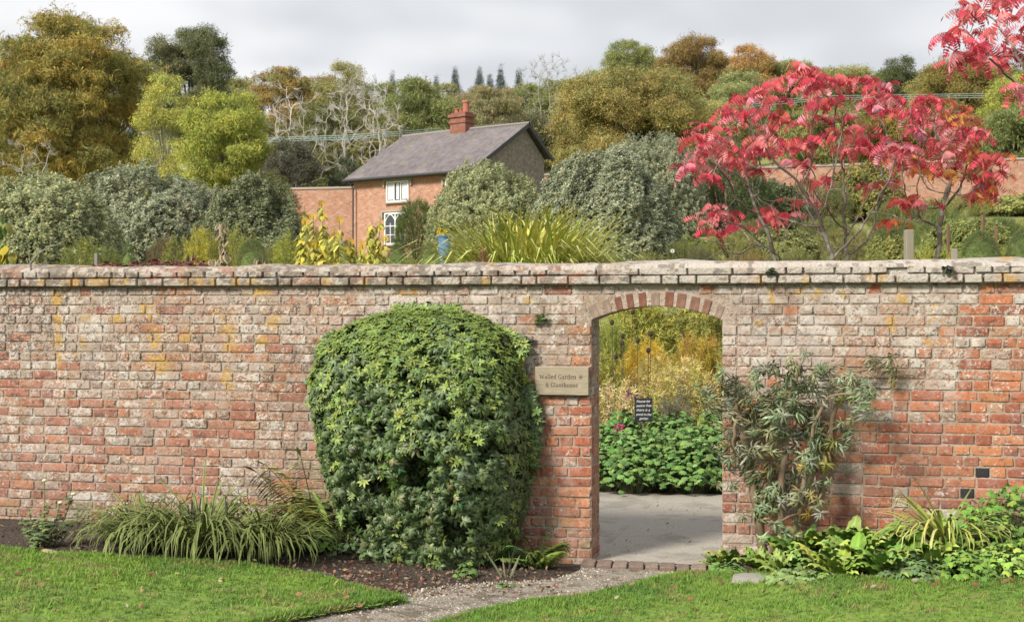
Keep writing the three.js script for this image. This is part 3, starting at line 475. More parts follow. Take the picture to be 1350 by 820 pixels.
// a rounded shrub: short branches inside, leafy shoots over an uneven dome
function shrub({ px, top, w, t, pal, label, group, seed, name = 'shrub', n = 1500, gs = shoots, size = 0.5, up = 0.35, sink = 0, deep = 1, m = leafMat, category = 'shrub', shape = 2.4, lump = 0.2, base }) {
  n = Math.round(n * (gs === tufts2 ? 2.7 : 1.7)); size *= 0.72; const p = base ?? spot(px, t); p.y -= sink; const H = (410 - top) / FPX * t + CAM.y - p.y, R = w / FPX * t / 2, r = rng(seed), list = [], tb = [];
  const g = thing(name, label, category, p, group);
  for (let i = 0; i < 14; i++) { const a = r() * 6.28, q = 0.25 + 0.5 * r(); tb.push([[V((r() - 0.5) * R * 0.25, -0.1, (r() - 0.5) * R * 0.25), V(Math.cos(a) * R * q * 0.5, H * 0.4, Math.sin(a) * R * q * 0.5 * deep), V(Math.cos(a) * R * q, H * (0.6 + 0.2 * r()), Math.sin(a) * R * q * deep)], [R * 0.035, R * 0.025, R * 0.008]]); }
  part('branches', tubes(tb, 5), barkMat(C(0.1, 0.08, 0.06)), g);
  for (let i = 0; i < n; i++) {
    const a = r() * 6.28, v = r(), e = Math.asin(Math.pow(v, 0.85)), ce = Math.pow(Math.cos(e), 2 / shape), se = Math.pow(Math.sin(e), 2 / shape * 0.9);
    const k = (1 - lump * (1 - Math.min(1, 1.5 * fbm(Math.cos(a) * 2.2 + seed, Math.sin(a) * 2.2 + e * 2.4, 3, seed)))) * (r() < 0.3 ? 0.55 + 0.35 * r() : 0.88 + 0.1 * r());
    const q = V(Math.cos(a) * R * ce * k, Math.max(0.02 * H, H * (0.04 + 0.96 * se) * k - size * 0.75), Math.sin(a) * R * ce * k * deep);
    const d = V(Math.cos(a) * ce * (1 - up * 0.6), se + up, Math.sin(a) * ce * (1 - up * 0.6)).add(V(r() - 0.5, r() - 0.5, r() - 0.5).multiplyScalar(0.5));
    list.push([frame(d, r() * 6.28, q, size * (0.7 + 0.6 * r())), tint(r, pick(r, pal), 0.22, 0.08)]);
  }
  scatter('foliage', gs[seed % gs.length], m, list, g); return g;
}
function topiary({ px, top, w, t, label, seed, drum = 0, group, base }) { // close-clipped box
  const p = base ?? spot(px, t), H = (410 - top) / FPX * t + CAM.y - p.y, R = w / FPX * t / 2, r = rng(seed), list = [], g = thing('box_topiary', label, 'topiary', p, group), prof = (v) => drum ? Math.pow(Math.max(0, 1 - Math.pow(v, 7)), 0.5) : Math.pow(Math.max(0, 1 - Math.pow(v, 2.6)), 0.5) * (0.85 + 0.15 * Math.sin(Math.min(1, v * 3) * 1.57));
  part('stem', tubes([[[V(0, -0.1, 0), V(0, H * 0.6, 0)], [0.06, 0.04]]], 6), barkMat(C(0.1, 0.08, 0.06)), g);
  const lathe = []; for (let i = 0; i <= 14; i++) lathe.push(new THREE.Vector2(Math.max(0.001, prof(i / 14) * R * 0.84), i / 14 * H * 0.9)); part('inner_growth', new THREE.LatheGeometry(lathe, 18), mat(C(0.12, 0.165, 0.045), 1), g);
  for (let i = 0; i < 2600; i++) { const v = 1 - Math.pow(r(), 1.2), a = r() * 6.28, k = prof(v) * R * (0.95 + 0.05 * r()); const top2 = drum && r() < 0.3, kk = top2 ? Math.sqrt(r()) * R * 0.95 : k, y = top2 ? H * Math.pow(1 - Math.pow(kk / R, 2), 1 / 7) : v * H; list.push([frame(V(r() - 0.5, r() - 0.5, r() - 0.5), 0, V(Math.cos(a) * kk, y, Math.sin(a) * kk), R * 0.1 * (0.6 + 0.6 * r())), tint(r, pick(r, [[0.12, 0.165, 0.045], [0.09, 0.13, 0.035], [0.16, 0.2, 0.055]]), 0.25)]); }
  scatter('foliage', box_, leafMat, list, g); return g;
}
// a clump of long arching blades
function bladesGeo(seed, n, len, wid, rad, spread, droop, cols, stripe) { const r = rng(seed), B = buf(); for (let i = 0; i < n; i++) { const a = r() * 6.28, q = Math.sqrt(r()), c = pick(r, cols), k = 0.75 + 0.5 * r(), l = len * (0.6 + 0.5 * r()), s = spread * (0.25 + q) ; const M = frame(V(Math.cos(a) * s, 1, Math.sin(a) * s), 0, V(Math.cos(a) * q * rad, 0, Math.sin(a) * q * rad)); const Mr = M4().makeTranslation(Math.cos(a) * q * rad, 0, Math.sin(a) * q * rad).multiply(M4().makeRotationY(Math.PI / 2 - a + (r() - 0.5) * 0.9)).multiply(M4().makeRotationX(Math.atan(s))); void M;
    const b0 = B.p.length / 3, S = 6; let y = 0, z = 0, ang = 0; const v = V(0, 0, 0), w0 = wid * (0.7 + 0.6 * r()), dr = droop * (0.6 + 0.8 * r()), tw = (r() - 0.5) * 1.2;
    for (let j = 0; j <= S; j++) { const t = j / S, w = w0 * (t < 0.15 ? 0.6 + t * 2.6 : Math.pow(1 - (t - 0.15) / 0.85, 0.6)) + 0.0003; for (const e of [-1, -0.35, 0.35, 1]) { v.set(e * w * Math.cos(tw * t), y, z + e * w * Math.sin(tw * t) + Math.abs(e) * w * 0.3).applyMatrix4(Mr); B.p.push(v.x, v.y, v.z); const edge = stripe && Math.abs(e) > 0.9; B.c.push(...(edge ? stripe.map((x) => x * k) : c.map((x) => x * k))); } ang += dr / S * (0.15 + 1.75 * t * t + 0.25 * t); y += Math.cos(ang) * l / S; z += Math.sin(ang) * l / S; }
    for (let j = 0; j < S; j++) for (let e = 0; e < 3; e++) { const q2 = b0 + j * 4 + e; B.i.push(q2, q2 + 1, q2 + 4, q2 + 1, q2 + 5, q2 + 4); } }
  return built(B); }
// a pinnate leaf: rachis along +y arching to +z, leaflets hanging to both sides
function pinnate(seed, len, pairs, llen, lwid, droop, hang, cols) { const r = rng(seed), B = buf(), pts = []; let y = 0, z = 0, a = 0; const S = pairs + 2; for (let i = 0; i <= S; i++) { pts.push([y, z, a]); a += droop / S; y += Math.cos(a) * len / S; z += Math.sin(a) * len / S; }
  { const b = B.p.length / 3; pts.forEach(([yy, zz], i) => { const w = 0.004 * (len / 0.4) * (1 - 0.7 * i / S); B.p.push(-w, yy, zz, w, yy, zz); B.c.push(0.7, 0.6, 0.6, 0.7, 0.6, 0.6); }); for (let i = 0; i < S; i++) B.i.push(b + 2 * i, b + 2 * i + 1, b + 2 * i + 2, b + 2 * i + 1, b + 2 * i + 3, b + 2 * i + 2); }
  for (let i = 2; i <= S; i++) for (const s of i === S ? [0] : [-1, 1]) { const [yy, zz, aa] = pts[i], t = i / S, k = 0.78 + 0.44 * r(), L = llen * (0.6 + 0.7 * Math.sin(Math.PI * (0.15 + 0.75 * t))) * (0.85 + 0.3 * r()); const d = s === 0 ? V(0, Math.cos(aa), Math.sin(aa)) : V(s, 0.28 * Math.cos(aa) - 0.1, 0.28 * Math.sin(aa)).add(V(0, -hang * Math.sin(aa) * 0.9, hang * Math.cos(aa) * 0.9 + 0)).add(V((r() - 0.5) * 0.2, (r() - 0.5) * 0.2, (r() - 0.5) * 0.2)); leafInto(B, frame(d, s * 1.3 + (r() - 0.5) * 0.5, V(0, yy, zz)), L, lwid * (0.85 + 0.3 * r()), 0.5, cols.map((c) => c * k), 2, 0.2); }
  return built(B); }
// broad leaf on a stalk with a crinkled, veined blade
function broadLeaf(seed, len, wid) { const r = rng(seed), P = [], I = [], K = [], nu = 6, nv = 8; for (let j = 0; j <= nv; j++) for (let i = 0; i <= nu; i++) { const t = j / nv, s = i / nu * 2 - 1, w = wid * Math.pow(Math.sin(Math.PI * Math.pow(clamp(t * 0.95 + 0.05), 0.72)), 0.62), vein = Math.sin((t * 7 - Math.abs(s) * 1.6) * 3.1) * 0.010; const a = t * 1.05; P.push(s * w, Math.sin(a) / 1.05 * len * 1.02, (1 - Math.cos(a)) * len * 0.62 - Math.abs(s) * w * -0.22 - vein - Math.cos(s * 1.3 * 3) * 0.006 + (r() - 0.5) * 0.008); const k = (i === nu / 2 ? 1.25 : 0.88 + 0.2 * r()); K.push(k, k, k * (i === nu / 2 ? 1.2 : 1)); } for (let j = 0; j < nv; j++) for (let i = 0; i < nu; i++) { const q = j * (nu + 1) + i; I.push(q, q + 1, q + nu + 1, q + 1, q + nu + 2, q + nu + 1); } return geo(P, I, null, K); }
function hang(dir, pos, s = 1, roll = 0) { const y = dir.clone().normalize(), z = V(0, -1, 0).addScaledVector(y, y.y); if (z.lengthSq() < 1e-4) z.set(1, 0, 0); z.normalize(); const x = y.clone().cross(z); return M4().makeBasis(x, y, z).multiply(M4().makeRotationY(roll)).scale(V(s, s, s)).setPosition(pos); }

// ------------------------------------------------------------ signs
{
  const c = document.createElement('canvas'); c.width = 800; c.height = 414; const x = c.getContext('2d'), img = x.createImageData(800, 414);
  for (let j = 0; j < 414; j++) for (let i = 0; i < 800; i++) { const n = fbm(i * 0.006, j * 0.16, 4, 301), f = vn(i * 0.03, j * 0.7, 302), k = (0.78 + 0.3 * n + 0.1 * f) * (0.93 + 0.12 * fbm(i * 0.012, j * 0.03, 3, 303)), q = (j * 800 + i) * 4; img.data[q] = 153 * k; img.data[q + 1] = 141 * k; img.data[q + 2] = 119 * k; img.data[q + 3] = 255; }
  x.putImageData(img, 0, 0); x.fillStyle = '#40342a'; x.textBaseline = 'alphabetic'; x.textAlign = 'left'; x.font = 'bold 92px serif';
  const fit = (s, a, b, y) => { const w = x.measureText(s).width; x.save(); x.translate(a, y); x.scale((b - a) / w, 1); x.fillText(s, 0, 0); x.restore(); };
  fit('Walled Garden', 58, 622, 178); fit('& Glasshouse', 150, 650, 302);
  for (let k = 0; k < 8; k++) { x.save(); x.translate(688, 148); x.rotate(k * Math.PI / 4); x.beginPath(); x.ellipse(0, -21, 7.5, 11, 0, 0, 6.3); x.lineWidth = 4; x.strokeStyle = '#40342a'; x.stroke(); x.restore(); } x.beginPath(); x.arc(688, 148, 8, 0, 6.3); x.fill();
  const t = new THREE.CanvasTexture(c); t.colorSpace = THREE.SRGBColorSpace;
  const p0 = onZ(705.5, 520.5, 0.05), p1 = onZ(776, 484, 0.05), w = p1.x - p0.x, h = p1.y - p0.y;
  const g = thing('wooden_sign', 'pale wooden sign on the brick pier with two lines of dark lettering', 'sign', V((p0.x + p1.x) / 2, p0.y, 0.012));
  const board = new RoundedBoxGeometry(w, h, 0.034, 2, 0.004); const b = part('board', board, mat(C(0.36, 0.3, 0.21), 0.8), g); b.position.set(0, h / 2, 0.02);
  const f = part('face', new THREE.PlaneGeometry(w - 0.006, h - 0.006), new THREE.MeshStandardMaterial({ map: t, roughness: 0.75 }), g); f.position.set(0, h / 2, 0.0385);
}
{
  const c = document.createElement('canvas'); c.width = 320; c.height = 400; const x = c.getContext('2d'); x.fillStyle = '#191b22'; x.fillRect(0, 0, 320, 400);
  x.fillStyle = '#e4e4e2'; x.font = 'italic 56px sans-serif'; x.textAlign = 'left';
  [['Please be', 24, 74, 250], ['aware that', 18, 146, 284], ['there is a', 24, 220, 250], ['pond in the', 18, 294, 284], ['garden', 80, 364, 160]].forEach(([s, a, y, w], i) => { const k = w / x.measureText(s).width; x.save(); x.translate(a, y); x.rotate(-0.03 + 0.015 * i); x.scale(k, 1); x.fillText(s, 0, 0); x.restore(); });
  const t = new THREE.CanvasTexture(c); t.colorSpace = THREE.SRGBColorSpace;
  const T = 15.2, p0 = at(837, 556, T), p1 = at(860.5, 525, T), w = p0.distanceTo(V(p1.x, p0.y, p1.z)), h = p1.y - p0.y, b = V((p0.x + p1.x) / 2, 0.05, (p0.z + p1.z) / 2);
  const g = thing('chalkboard_sign', 'small black chalkboard notice with white handwriting on a stake in the border', 'notice', b, undefined, YAW);
  const s = part('slate', new RoundedBoxGeometry(w, h, 0.014, 2, 0.003), mat(C(0.012, 0.013, 0.018), 0.6), g); s.position.y = p0.y - b.y + h / 2;
  const f = part('face', new THREE.PlaneGeometry(w - 0.004, h - 0.004), new THREE.MeshStandardMaterial({ map: t, roughness: 0.7 }), g); f.position.set(0, p0.y - b.y + h / 2, 0.0085);
  part('stake', tubes([[[V(0, -0.2, -0.018), V(0, p1.y - b.y - 0.02, -0.018)], [0.011, 0.011]]], 6), mat(C(0.16, 0.11, 0.07), 0.9), g);
}

// ------------------------------------------------------------ plants in front of the wall
{ // the large evergreen trained on the wall
  const r = rng(2024), base = V(-1.45, groundH(-1.45, 0.3), 0.05);
  const g = thing('evergreen_bush', 'big rounded evergreen bush with drooping leaves growing against the brick wall', 'bush', base);
  const out = [[745, 476, 655], [720, 458, 668], [690, 444, 680], [650, 432, 686], [600, 416, 690], [560, 408, 691], [525, 405, 684], [500, 405, 680], [478, 409, 676], [460, 417, 671], [445, 428, 663], [432, 445, 648], [420, 474, 622], [411, 510, 590]];
  const L = [], R = []; for (const [py, a, b] of out) { const y = onZ(570, py, 0.4).y; L.push([y, onZ(a, py, 0.3).x]); R.push([y, onZ(b, py, 0.3).x]); } L.sort((a, b) => a[0] - b[0]); R.sort((a, b) => a[0] - b[0]);
  const y0 = 0.06, y1 = L[L.length - 1][0];
  const depth = (x, y) => { const a = interp(L, y), b = interp(R, y), u = clamp((x - a) / (b - a)) * 2 - 1, v = (y - y0) / (y1 - y0); const up = Math.pow(clamp(1 - Math.pow(clamp((v - 0.35) / 0.65), 2.6)), 0.55), dn = lerp(0.78, 1, sstep(0, 0.35, v)); return 0.07 + 0.66 * Math.pow(clamp(1 - Math.pow(Math.abs(u), 3.2)), 0.5) * up * dn * (0.8 + 0.3 * fbm(x * 3.2, y * 3.2, 3, 401) + 0.16 * fbm(x * 11, y * 11, 2, 402)); };
  // whorls of leaves: drooping mature ones and upright young ones
  const whorl = (seed, n, len, wid, open, droop, c) => { const q = rng(seed), B = buf(); for (let i = 0; i < n; i++) { const a = i * 2.399 + q() * 0.5, o = open * (0.75 + 0.4 * q()), k = 0.75 + 0.5 * q(); leafInto(B, hang(V(Math.cos(a) * Math.sin(o), Math.cos(o), Math.sin(a) * Math.sin(o)), V(0, 0, 0), 1, (q() - 0.5) * 0.5), len * (0.7 + 0.5 * q()), wid * (0.8 + 0.4 * q()), droop * (0.7 + 0.6 * q()), [c[0] * k, c[1] * k, c[2] * k], 3, 0.35); } return built(B); };
  const old = whorl(1, 8, 0.072, 0.0098, 1.2, 1.9, [1, 1, 1]), young = whorl(2, 9, 0.05, 0.0098, 0.8, 1.0, [1, 1, 1]);
  const A = [], Bq = [], bare = [[560, 620, 30], [510, 640, 22], [600, 700, 25], [480, 690, 20], [590, 545, 14], [545, 455, 10], [640, 600, 16]].map(([a, b, s]) => [onZ(a, b, 0.6), s / 175]);
  for (let i = 0; i < 18500; i++) {
    const y = lerp(y0, y1 + 0.03, r()), wob = 0.16 * (fbm(y * 6, 4, 2, 430) - 0.5), a = interp(L, y) + wob, b = interp(R, y) + 0.14 * (fbm(y * 6, 9, 2, 431) - 0.5), x = lerp(a - 0.04, b + 0.04, r()), d = depth(x, y); const e = 0.02;
    let z = d * (r() < 0.04 ? 1.02 + 0.08 * r() : r() < 0.62 ? 0.88 + 0.14 * r() : 0.35 + 0.5 * r());
    let skip = false; for (const [q, s] of bare) if (Math.hypot(q.x - x, q.y - y) < s * (0.6 + 0.7 * r()) && z > d * 0.7) skip = true; if (z > d * 0.85 && fbm(x * 13, y * 13, 2, 420) < 0.36) skip = true; if (skip) continue;
    const nrm = V(-(depth(x + e, y) - depth(x - e, y)) / (2 * e), -(depth(x, y + e) - depth(x, y - e)) / (2 * e), 1).normalize();
    const v = (y - y0) / (y1 - y0), isYoung = r() < sstep(0.5, 1.05, v + (fbm(x * 4, y * 4, 3, 410) - 0.5) * 0.9) * 0.75 + (fbm(x * 5, y * 5, 2, 411) > 0.64 ? 0.4 : 0.04);
    const p = V(x, y, z + 0.03).sub(base), dir = nrm.clone().add(V((r() - 0.5) * 1.1, isYoung ? 0.3 + 0.6 * r() : -0.1 + 0.5 * r(), (r() - 0.5) * 0.6));
    const c = isYoung ? tint(r, pick(r, [[0.175, 0.245, 0.055], [0.14, 0.21, 0.05], [0.22, 0.285, 0.06]]), 0.22, 0.08) : tint(r, pick(r, [[0.065, 0.105, 0.03], [0.09, 0.135, 0.048], [0.13, 0.17, 0.08], [0.055, 0.09, 0.028]]), 0.28, 0.08);
    (isYoung ? Bq : A).push([hang(dir, p, 0.56 + 0.5 * r(), r() * 6.28), c, z]);
  }
  const A2 = A.slice().sort((a, b) => b[2] - a[2]), B2 = Bq.slice().sort((a, b) => b[2] - a[2]);
  A2.slice(0, 190).forEach(([m, c]) => { const o = part('leaf_spray', old, pooled(glossLeafMat, c), g); m.decompose(o.position, o.quaternion, o.scale); });
  B2.slice(0, 110).forEach(([m, c]) => { const o = part('leaf_spray', young, pooled(glossLeafMat, c), g); m.decompose(o.position, o.quaternion, o.scale); });
  scatter('foliage', old, glossLeafMat, A2.slice(190).map((e) => [e[0], e[1]]), g); scatter('foliage', young, glossLeafMat, B2.slice(110).map((e) => [e[0], e[1]]), g);
  const T = []; for (let i = 0; i < 60; i++) { const y = lerp(0.4, y1 - 0.1, r()), a = interp(L, y), b = interp(R, y), x = lerp(a, b, 0.1 + 0.8 * r()); T.push(V(x, y, depth(x, y) * (0.3 + 0.4 * r())).sub(base)); }
  part('branches', grow([V(-0.25, -0.05, 0.1), V(0.2, -0.05, 0.12), V(0, -0.05, 0.2)], T, 0.08, 0.1, 0.004, 2.2, 5, 120, 0.3, 5).geo, barkMat(C(0.08, 0.06, 0.045)), g);
}
{ // stemmy shrub with narrow grey-green leaves beside the gateway
  const r = rng(77), base = onZ(1040, 716, 0.22); base.y = groundH(base.x, base.z) - 0.01;
  const g = thing('grey_leaved_shrub', 'leggy shrub with bare brown stems and narrow grey green drooping leaves beside gateway', 'shrub', base);
  const tips = [[948, 505], [962, 520], [940, 540], [975, 505], [985, 528], [958, 560], [972, 575], [990, 560], [1005, 515], [1000, 545], [1015, 500], [1028, 490], [1040, 512], [1055, 485], [1068, 500], [1082, 495], [1095, 480], [1112, 478], [1120, 510], [1140, 505], [1150, 520], [1162, 485], [1128, 530], [1105, 545], [1100, 565], [1088, 580], [1075, 545], [1060, 560], [1045, 545], [1030, 580], [1045, 610], [1060, 600], [1090, 635], [1010, 600], [990, 610], [1000, 640], [1020, 655], [1030, 635], [978, 600], [1115, 570], [1078, 480], [1018, 530], [965, 545], [935, 525], [950, 585], [1070, 615], [985, 575], [1022, 690], [1000, 670], [1095, 520], [985, 650], [1010, 625], [1045, 650], [1060, 640], [1075, 660], [1035, 670], [970, 620], [960, 600], [1030, 610], [1015, 575], [1000, 590], [1055, 580], [1075, 590], [1050, 530], [1070, 520]];
  const T = tips.map(([a, b]) => onZ(a, b, 0.08 + 0.5 * r()).sub(base));
  const s = grow([V(-0.06, -0.05, 0), V(0.04, -0.05, 0.03), V(0.12, -0.05, -0.02), V(-0.16, -0.05, -0.04)], T, 0.05, 0.06, 0.0088, 2.1, 7, 140, 0.22, 9);
  part('stems', s.geo, mat(C(0.21, 0.15, 0.095), 0.9, { map: claySkin() }), g);
  const spray = [0, 1].map((k) => { const q = rng(500 + k), B = buf(); for (let i = 0; i < 13; i++) { const a = i * 2.4 + q() * 0.5, t = i / 13, o = 1.75 - 1.1 * t + 0.2 * q(), kk = 0.75 + 0.5 * q(); leafInto(B, hang(V(Math.cos(a) * Math.sin(o), Math.cos(o), Math.sin(a) * Math.sin(o)), V(0, t * 0.07, 0)), 0.085 * (0.8 + 0.5 * q()), 0.0065, 1.3 + q() * 0.9, [kk, kk, kk], 4, 0.3); } return built(B); });
  const list = []; for (const t of s.tips) { for (let k = 0; k < 8; k++) { const yel = r() < 0.05; list.push([hang(t.d.clone().add(V((r() - 0.5) * 1.1, 0.4 + r() * 0.4, (r() - 0.5) * 1.1)), t.p.clone().add(V((r() - 0.5) * 0.24, (r() - 0.65) * 0.22, (r() - 0.5) * 0.2)), 0.6 + 0.45 * r(), r() * 6), tint(r, yel ? [0.26, 0.22, 0.035] : pick(r, [[0.185, 0.205, 0.11], [0.145, 0.175, 0.08], [0.235, 0.25, 0.15]]), 0.2, 0.05), t.p.z]); } }
  for (const n of s.nodes) if (r() < 0.34 && n.p.y > 0.2) list.push([hang(V(r() - 0.5, 0.3, r() - 0.3), n.p.clone(), 0.5 + 0.4 * r(), r() * 6), tint(r, r() < 0.12 ? [0.25, 0.2, 0.05] : [0.14, 0.17, 0.105], 0.2, 0.05), n.p.z]);
  pieces('leaf_spray', 'foliage', spray, glossLeafMat, list, g);
}
const lowBase = (px, py) => { const p = ground(px, py); p.y -= 0.005; return p; };
{ // striped strap-leaved clumps
  [[168, 731, 0.34, 0.36, 'striped strap leaved clump next to the pale flowered plant'], [248, 737, 0.42, 0.46, 'largest striped strap leaved clump, in the middle of its row by the lawn'], [332, 740, 0.34, 0.36, 'striped strap leaved clump next to the fern']].forEach(([px, py, rad, len, label], k) => {
    const b = lowBase(px, py); b.z -= 0.22; b.y = groundH(b.x, b.z); const g = thing('lily_turf', label, 'plant', b, 'striped strap leaved clumps');
    part('foliage', bladesGeo(600 + k, 330, len * 1.95, 0.0098, rad * 0.42, 0.8, 3.0, [[0.06, 0.105, 0.024], [0.085, 0.13, 0.032], [0.045, 0.085, 0.02], [0.12, 0.16, 0.04]], [0.33, 0.34, 0.12]), leafMatV(), g).userData.kind = 'stuff';
    if (k < 2) { const r = rng(40 + k), tb = []; for (let i = 0; i < 9; i++) { const a = V((r() - 0.5) * rad, len * 0.3, (r() - 0.5) * rad * 0.5 - 0.1), e = a.clone().add(V((r() - 0.5) * 0.15, len * (0.42 + 0.2 * r()), (r() - 0.5) * 0.1)); tb.push([[a, a.clone().lerp(e, 0.55), e], [0.003, 0.008, 0.003]]); } part('seed_spikes', tubes(tb, 5), mat(C(0.05, 0.045, 0.04), 0.9), g).userData.kind = 'stuff'; }
  });
}
function leafMatV() { return leafMatV.m ??= new THREE.MeshPhysicalMaterial({ color: 0xffffff, roughness: 0.62, side: THREE.DoubleSide, vertexColors: true, specularIntensity: 0.5 }); }
const frond = [pinnate(701, 1, 30, 0.17, 0.02, 0.45, 0.08, [1, 1, 1]), pinnate(702, 1, 30, 0.18, 0.02, 0.65, 0.1, [1, 1, 1])];
const plainFrond = frond;
function fern(label, base, fronds, colors, seed) { const r = rng(seed), g = thing('fern', label, 'fern', base); fronds.forEach(([dx, dy, dz, len], i) => { const o = part('frond', plainFrond[i % 2], pooled(leafMatV(), tint(r, pick(r, colors), 0.2, 0.1)), g); hang(V(dx, dy, dz), V(dx * 0.05, 0, dz * 0.05), len, dy > 0.82 ? (dx < 0 ? 1 : -1) * (0.7 + 0.5 * r()) : (r() - 0.5) * 0.6).decompose(o.position, o.quaternion, o.scale); }); return g; }
{
  const b = onZ(425, 704, 0.34); b.y = groundH(b.x, b.z);
  fern('tall fern with yellowing arched fronds between evergreen bush and striped clumps', b, [[-0.6, 1, 0.12, 0.78], [-0.35, 1, 0.1, 0.82], [-0.16, 1, 0.15, 0.8], [-0.85, 0.85, 0.2, 0.7], [-0.5, 0.9, 0.35, 0.55], [0.1, 1, 0.15, 0.55], [-0.25, 0.9, 0.4, 0.5], [-0.95, 0.9, 0.1, 0.6], [-0.45, 1, 0.2, 0.66]], [[0.26, 0.27, 0.06], [0.2, 0.25, 0.055], [0.34, 0.3, 0.085], [0.15, 0.22, 0.05]], 12);
  const b2 = onZ(708, 742, 0.2); b2.y = groundH(b2.x, b2.z);
  const fr = [], q = rng(5); for (let i = 0; i < 17; i++) { const a = i * 2.4; fr.push([Math.cos(a) * 0.8, 0.55 + 0.6 * q(), Math.sin(a) * 0.5 + 0.35, 0.22 + 0.16 * q()]); }
  fern('low green fern at the foot of the brick pier by the gateway', b2, fr, [[0.1, 0.17, 0.03], [0.08, 0.14, 0.025], [0.14, 0.19, 0.035]], 13);
}
// soft-leaved low plants
const roundLeaf = (() => { const B = buf(); for (let k = 0; k < 5; k++) { const a = (k - 2) * 0.62; leafInto(B, frame(V(Math.sin(a), Math.cos(a), 0.12), 0, V(0, 0.15, 0)), 0.85, 0.27, 0.5, [1 - 0.05 * k, 1, 1], 3, 0.15); } return built(B); })();
const trifoil = (() => { const B = buf(); for (let k = 0; k < 3; k++) { const a = (k - 1) * 0.95; leafInto(B, frame(V(Math.sin(a), Math.cos(a), 0.15 * (k - 1)), (k - 1) * 0.3, V(0, 0.2, 0)), 0.85 - 0.12 * Math.abs(k - 1), 0.24, 0.7, [1 - 0.06 * k, 1, 1], 3, 0.35); } return built(B); })();
function leafyMound(name, label, base, R, H, n, size, pal, seed, group, most = 0, gl = [roundLeaf], zsq = 1) {
  const r = rng(seed), g = thing(name, label, 'plant', base, group), list = [], st = [];
  for (let i = 0; i < n; i++) { const a = r() * 6.28, q = Math.pow(r(), 0.55), inner = r() < 0.35 ? 0.5 + 0.4 * r() : 1, y = H * Math.sqrt(Math.max(0.02, 1 - q * q * 0.92)) * inner * (0.85 + 0.3 * r()), p = V(Math.cos(a) * R * q, y, Math.sin(a) * R * q * zsq); const out = V(Math.cos(a) * (0.25 + q), 0.35 - (0.3 + q) * (0.4 + 0.9 * r()), Math.sin(a) * (0.25 + q) + 0.35).add(V(r() - 0.5, (r() - 0.5) * 0.9, r() - 0.5).multiplyScalar(1.7)); list.push([hang(out, p, size * (0.45 + 0.9 * r()), (r() - 0.5) * 1.2), tint(r, pick(r, pal), 0.34, 0.12), p.z + p.y * 0.5 + 3]); if (i % 3 === 0) st.push([[V(p.x * 0.25, -0.02, p.z * 0.25), V(p.x * 0.7, y * 0.65, p.z * 0.7), p], [size * 0.035, size * 0.03, size * 0.02]]); }
  part('stalks', tubes(st, 4), mat(C(0.09, 0.11, 0.04), 0.8), g).userData.kind = 'stuff';
  pieces('leaf', 'foliage', gl, leafMat, list, g, most); return g;
}
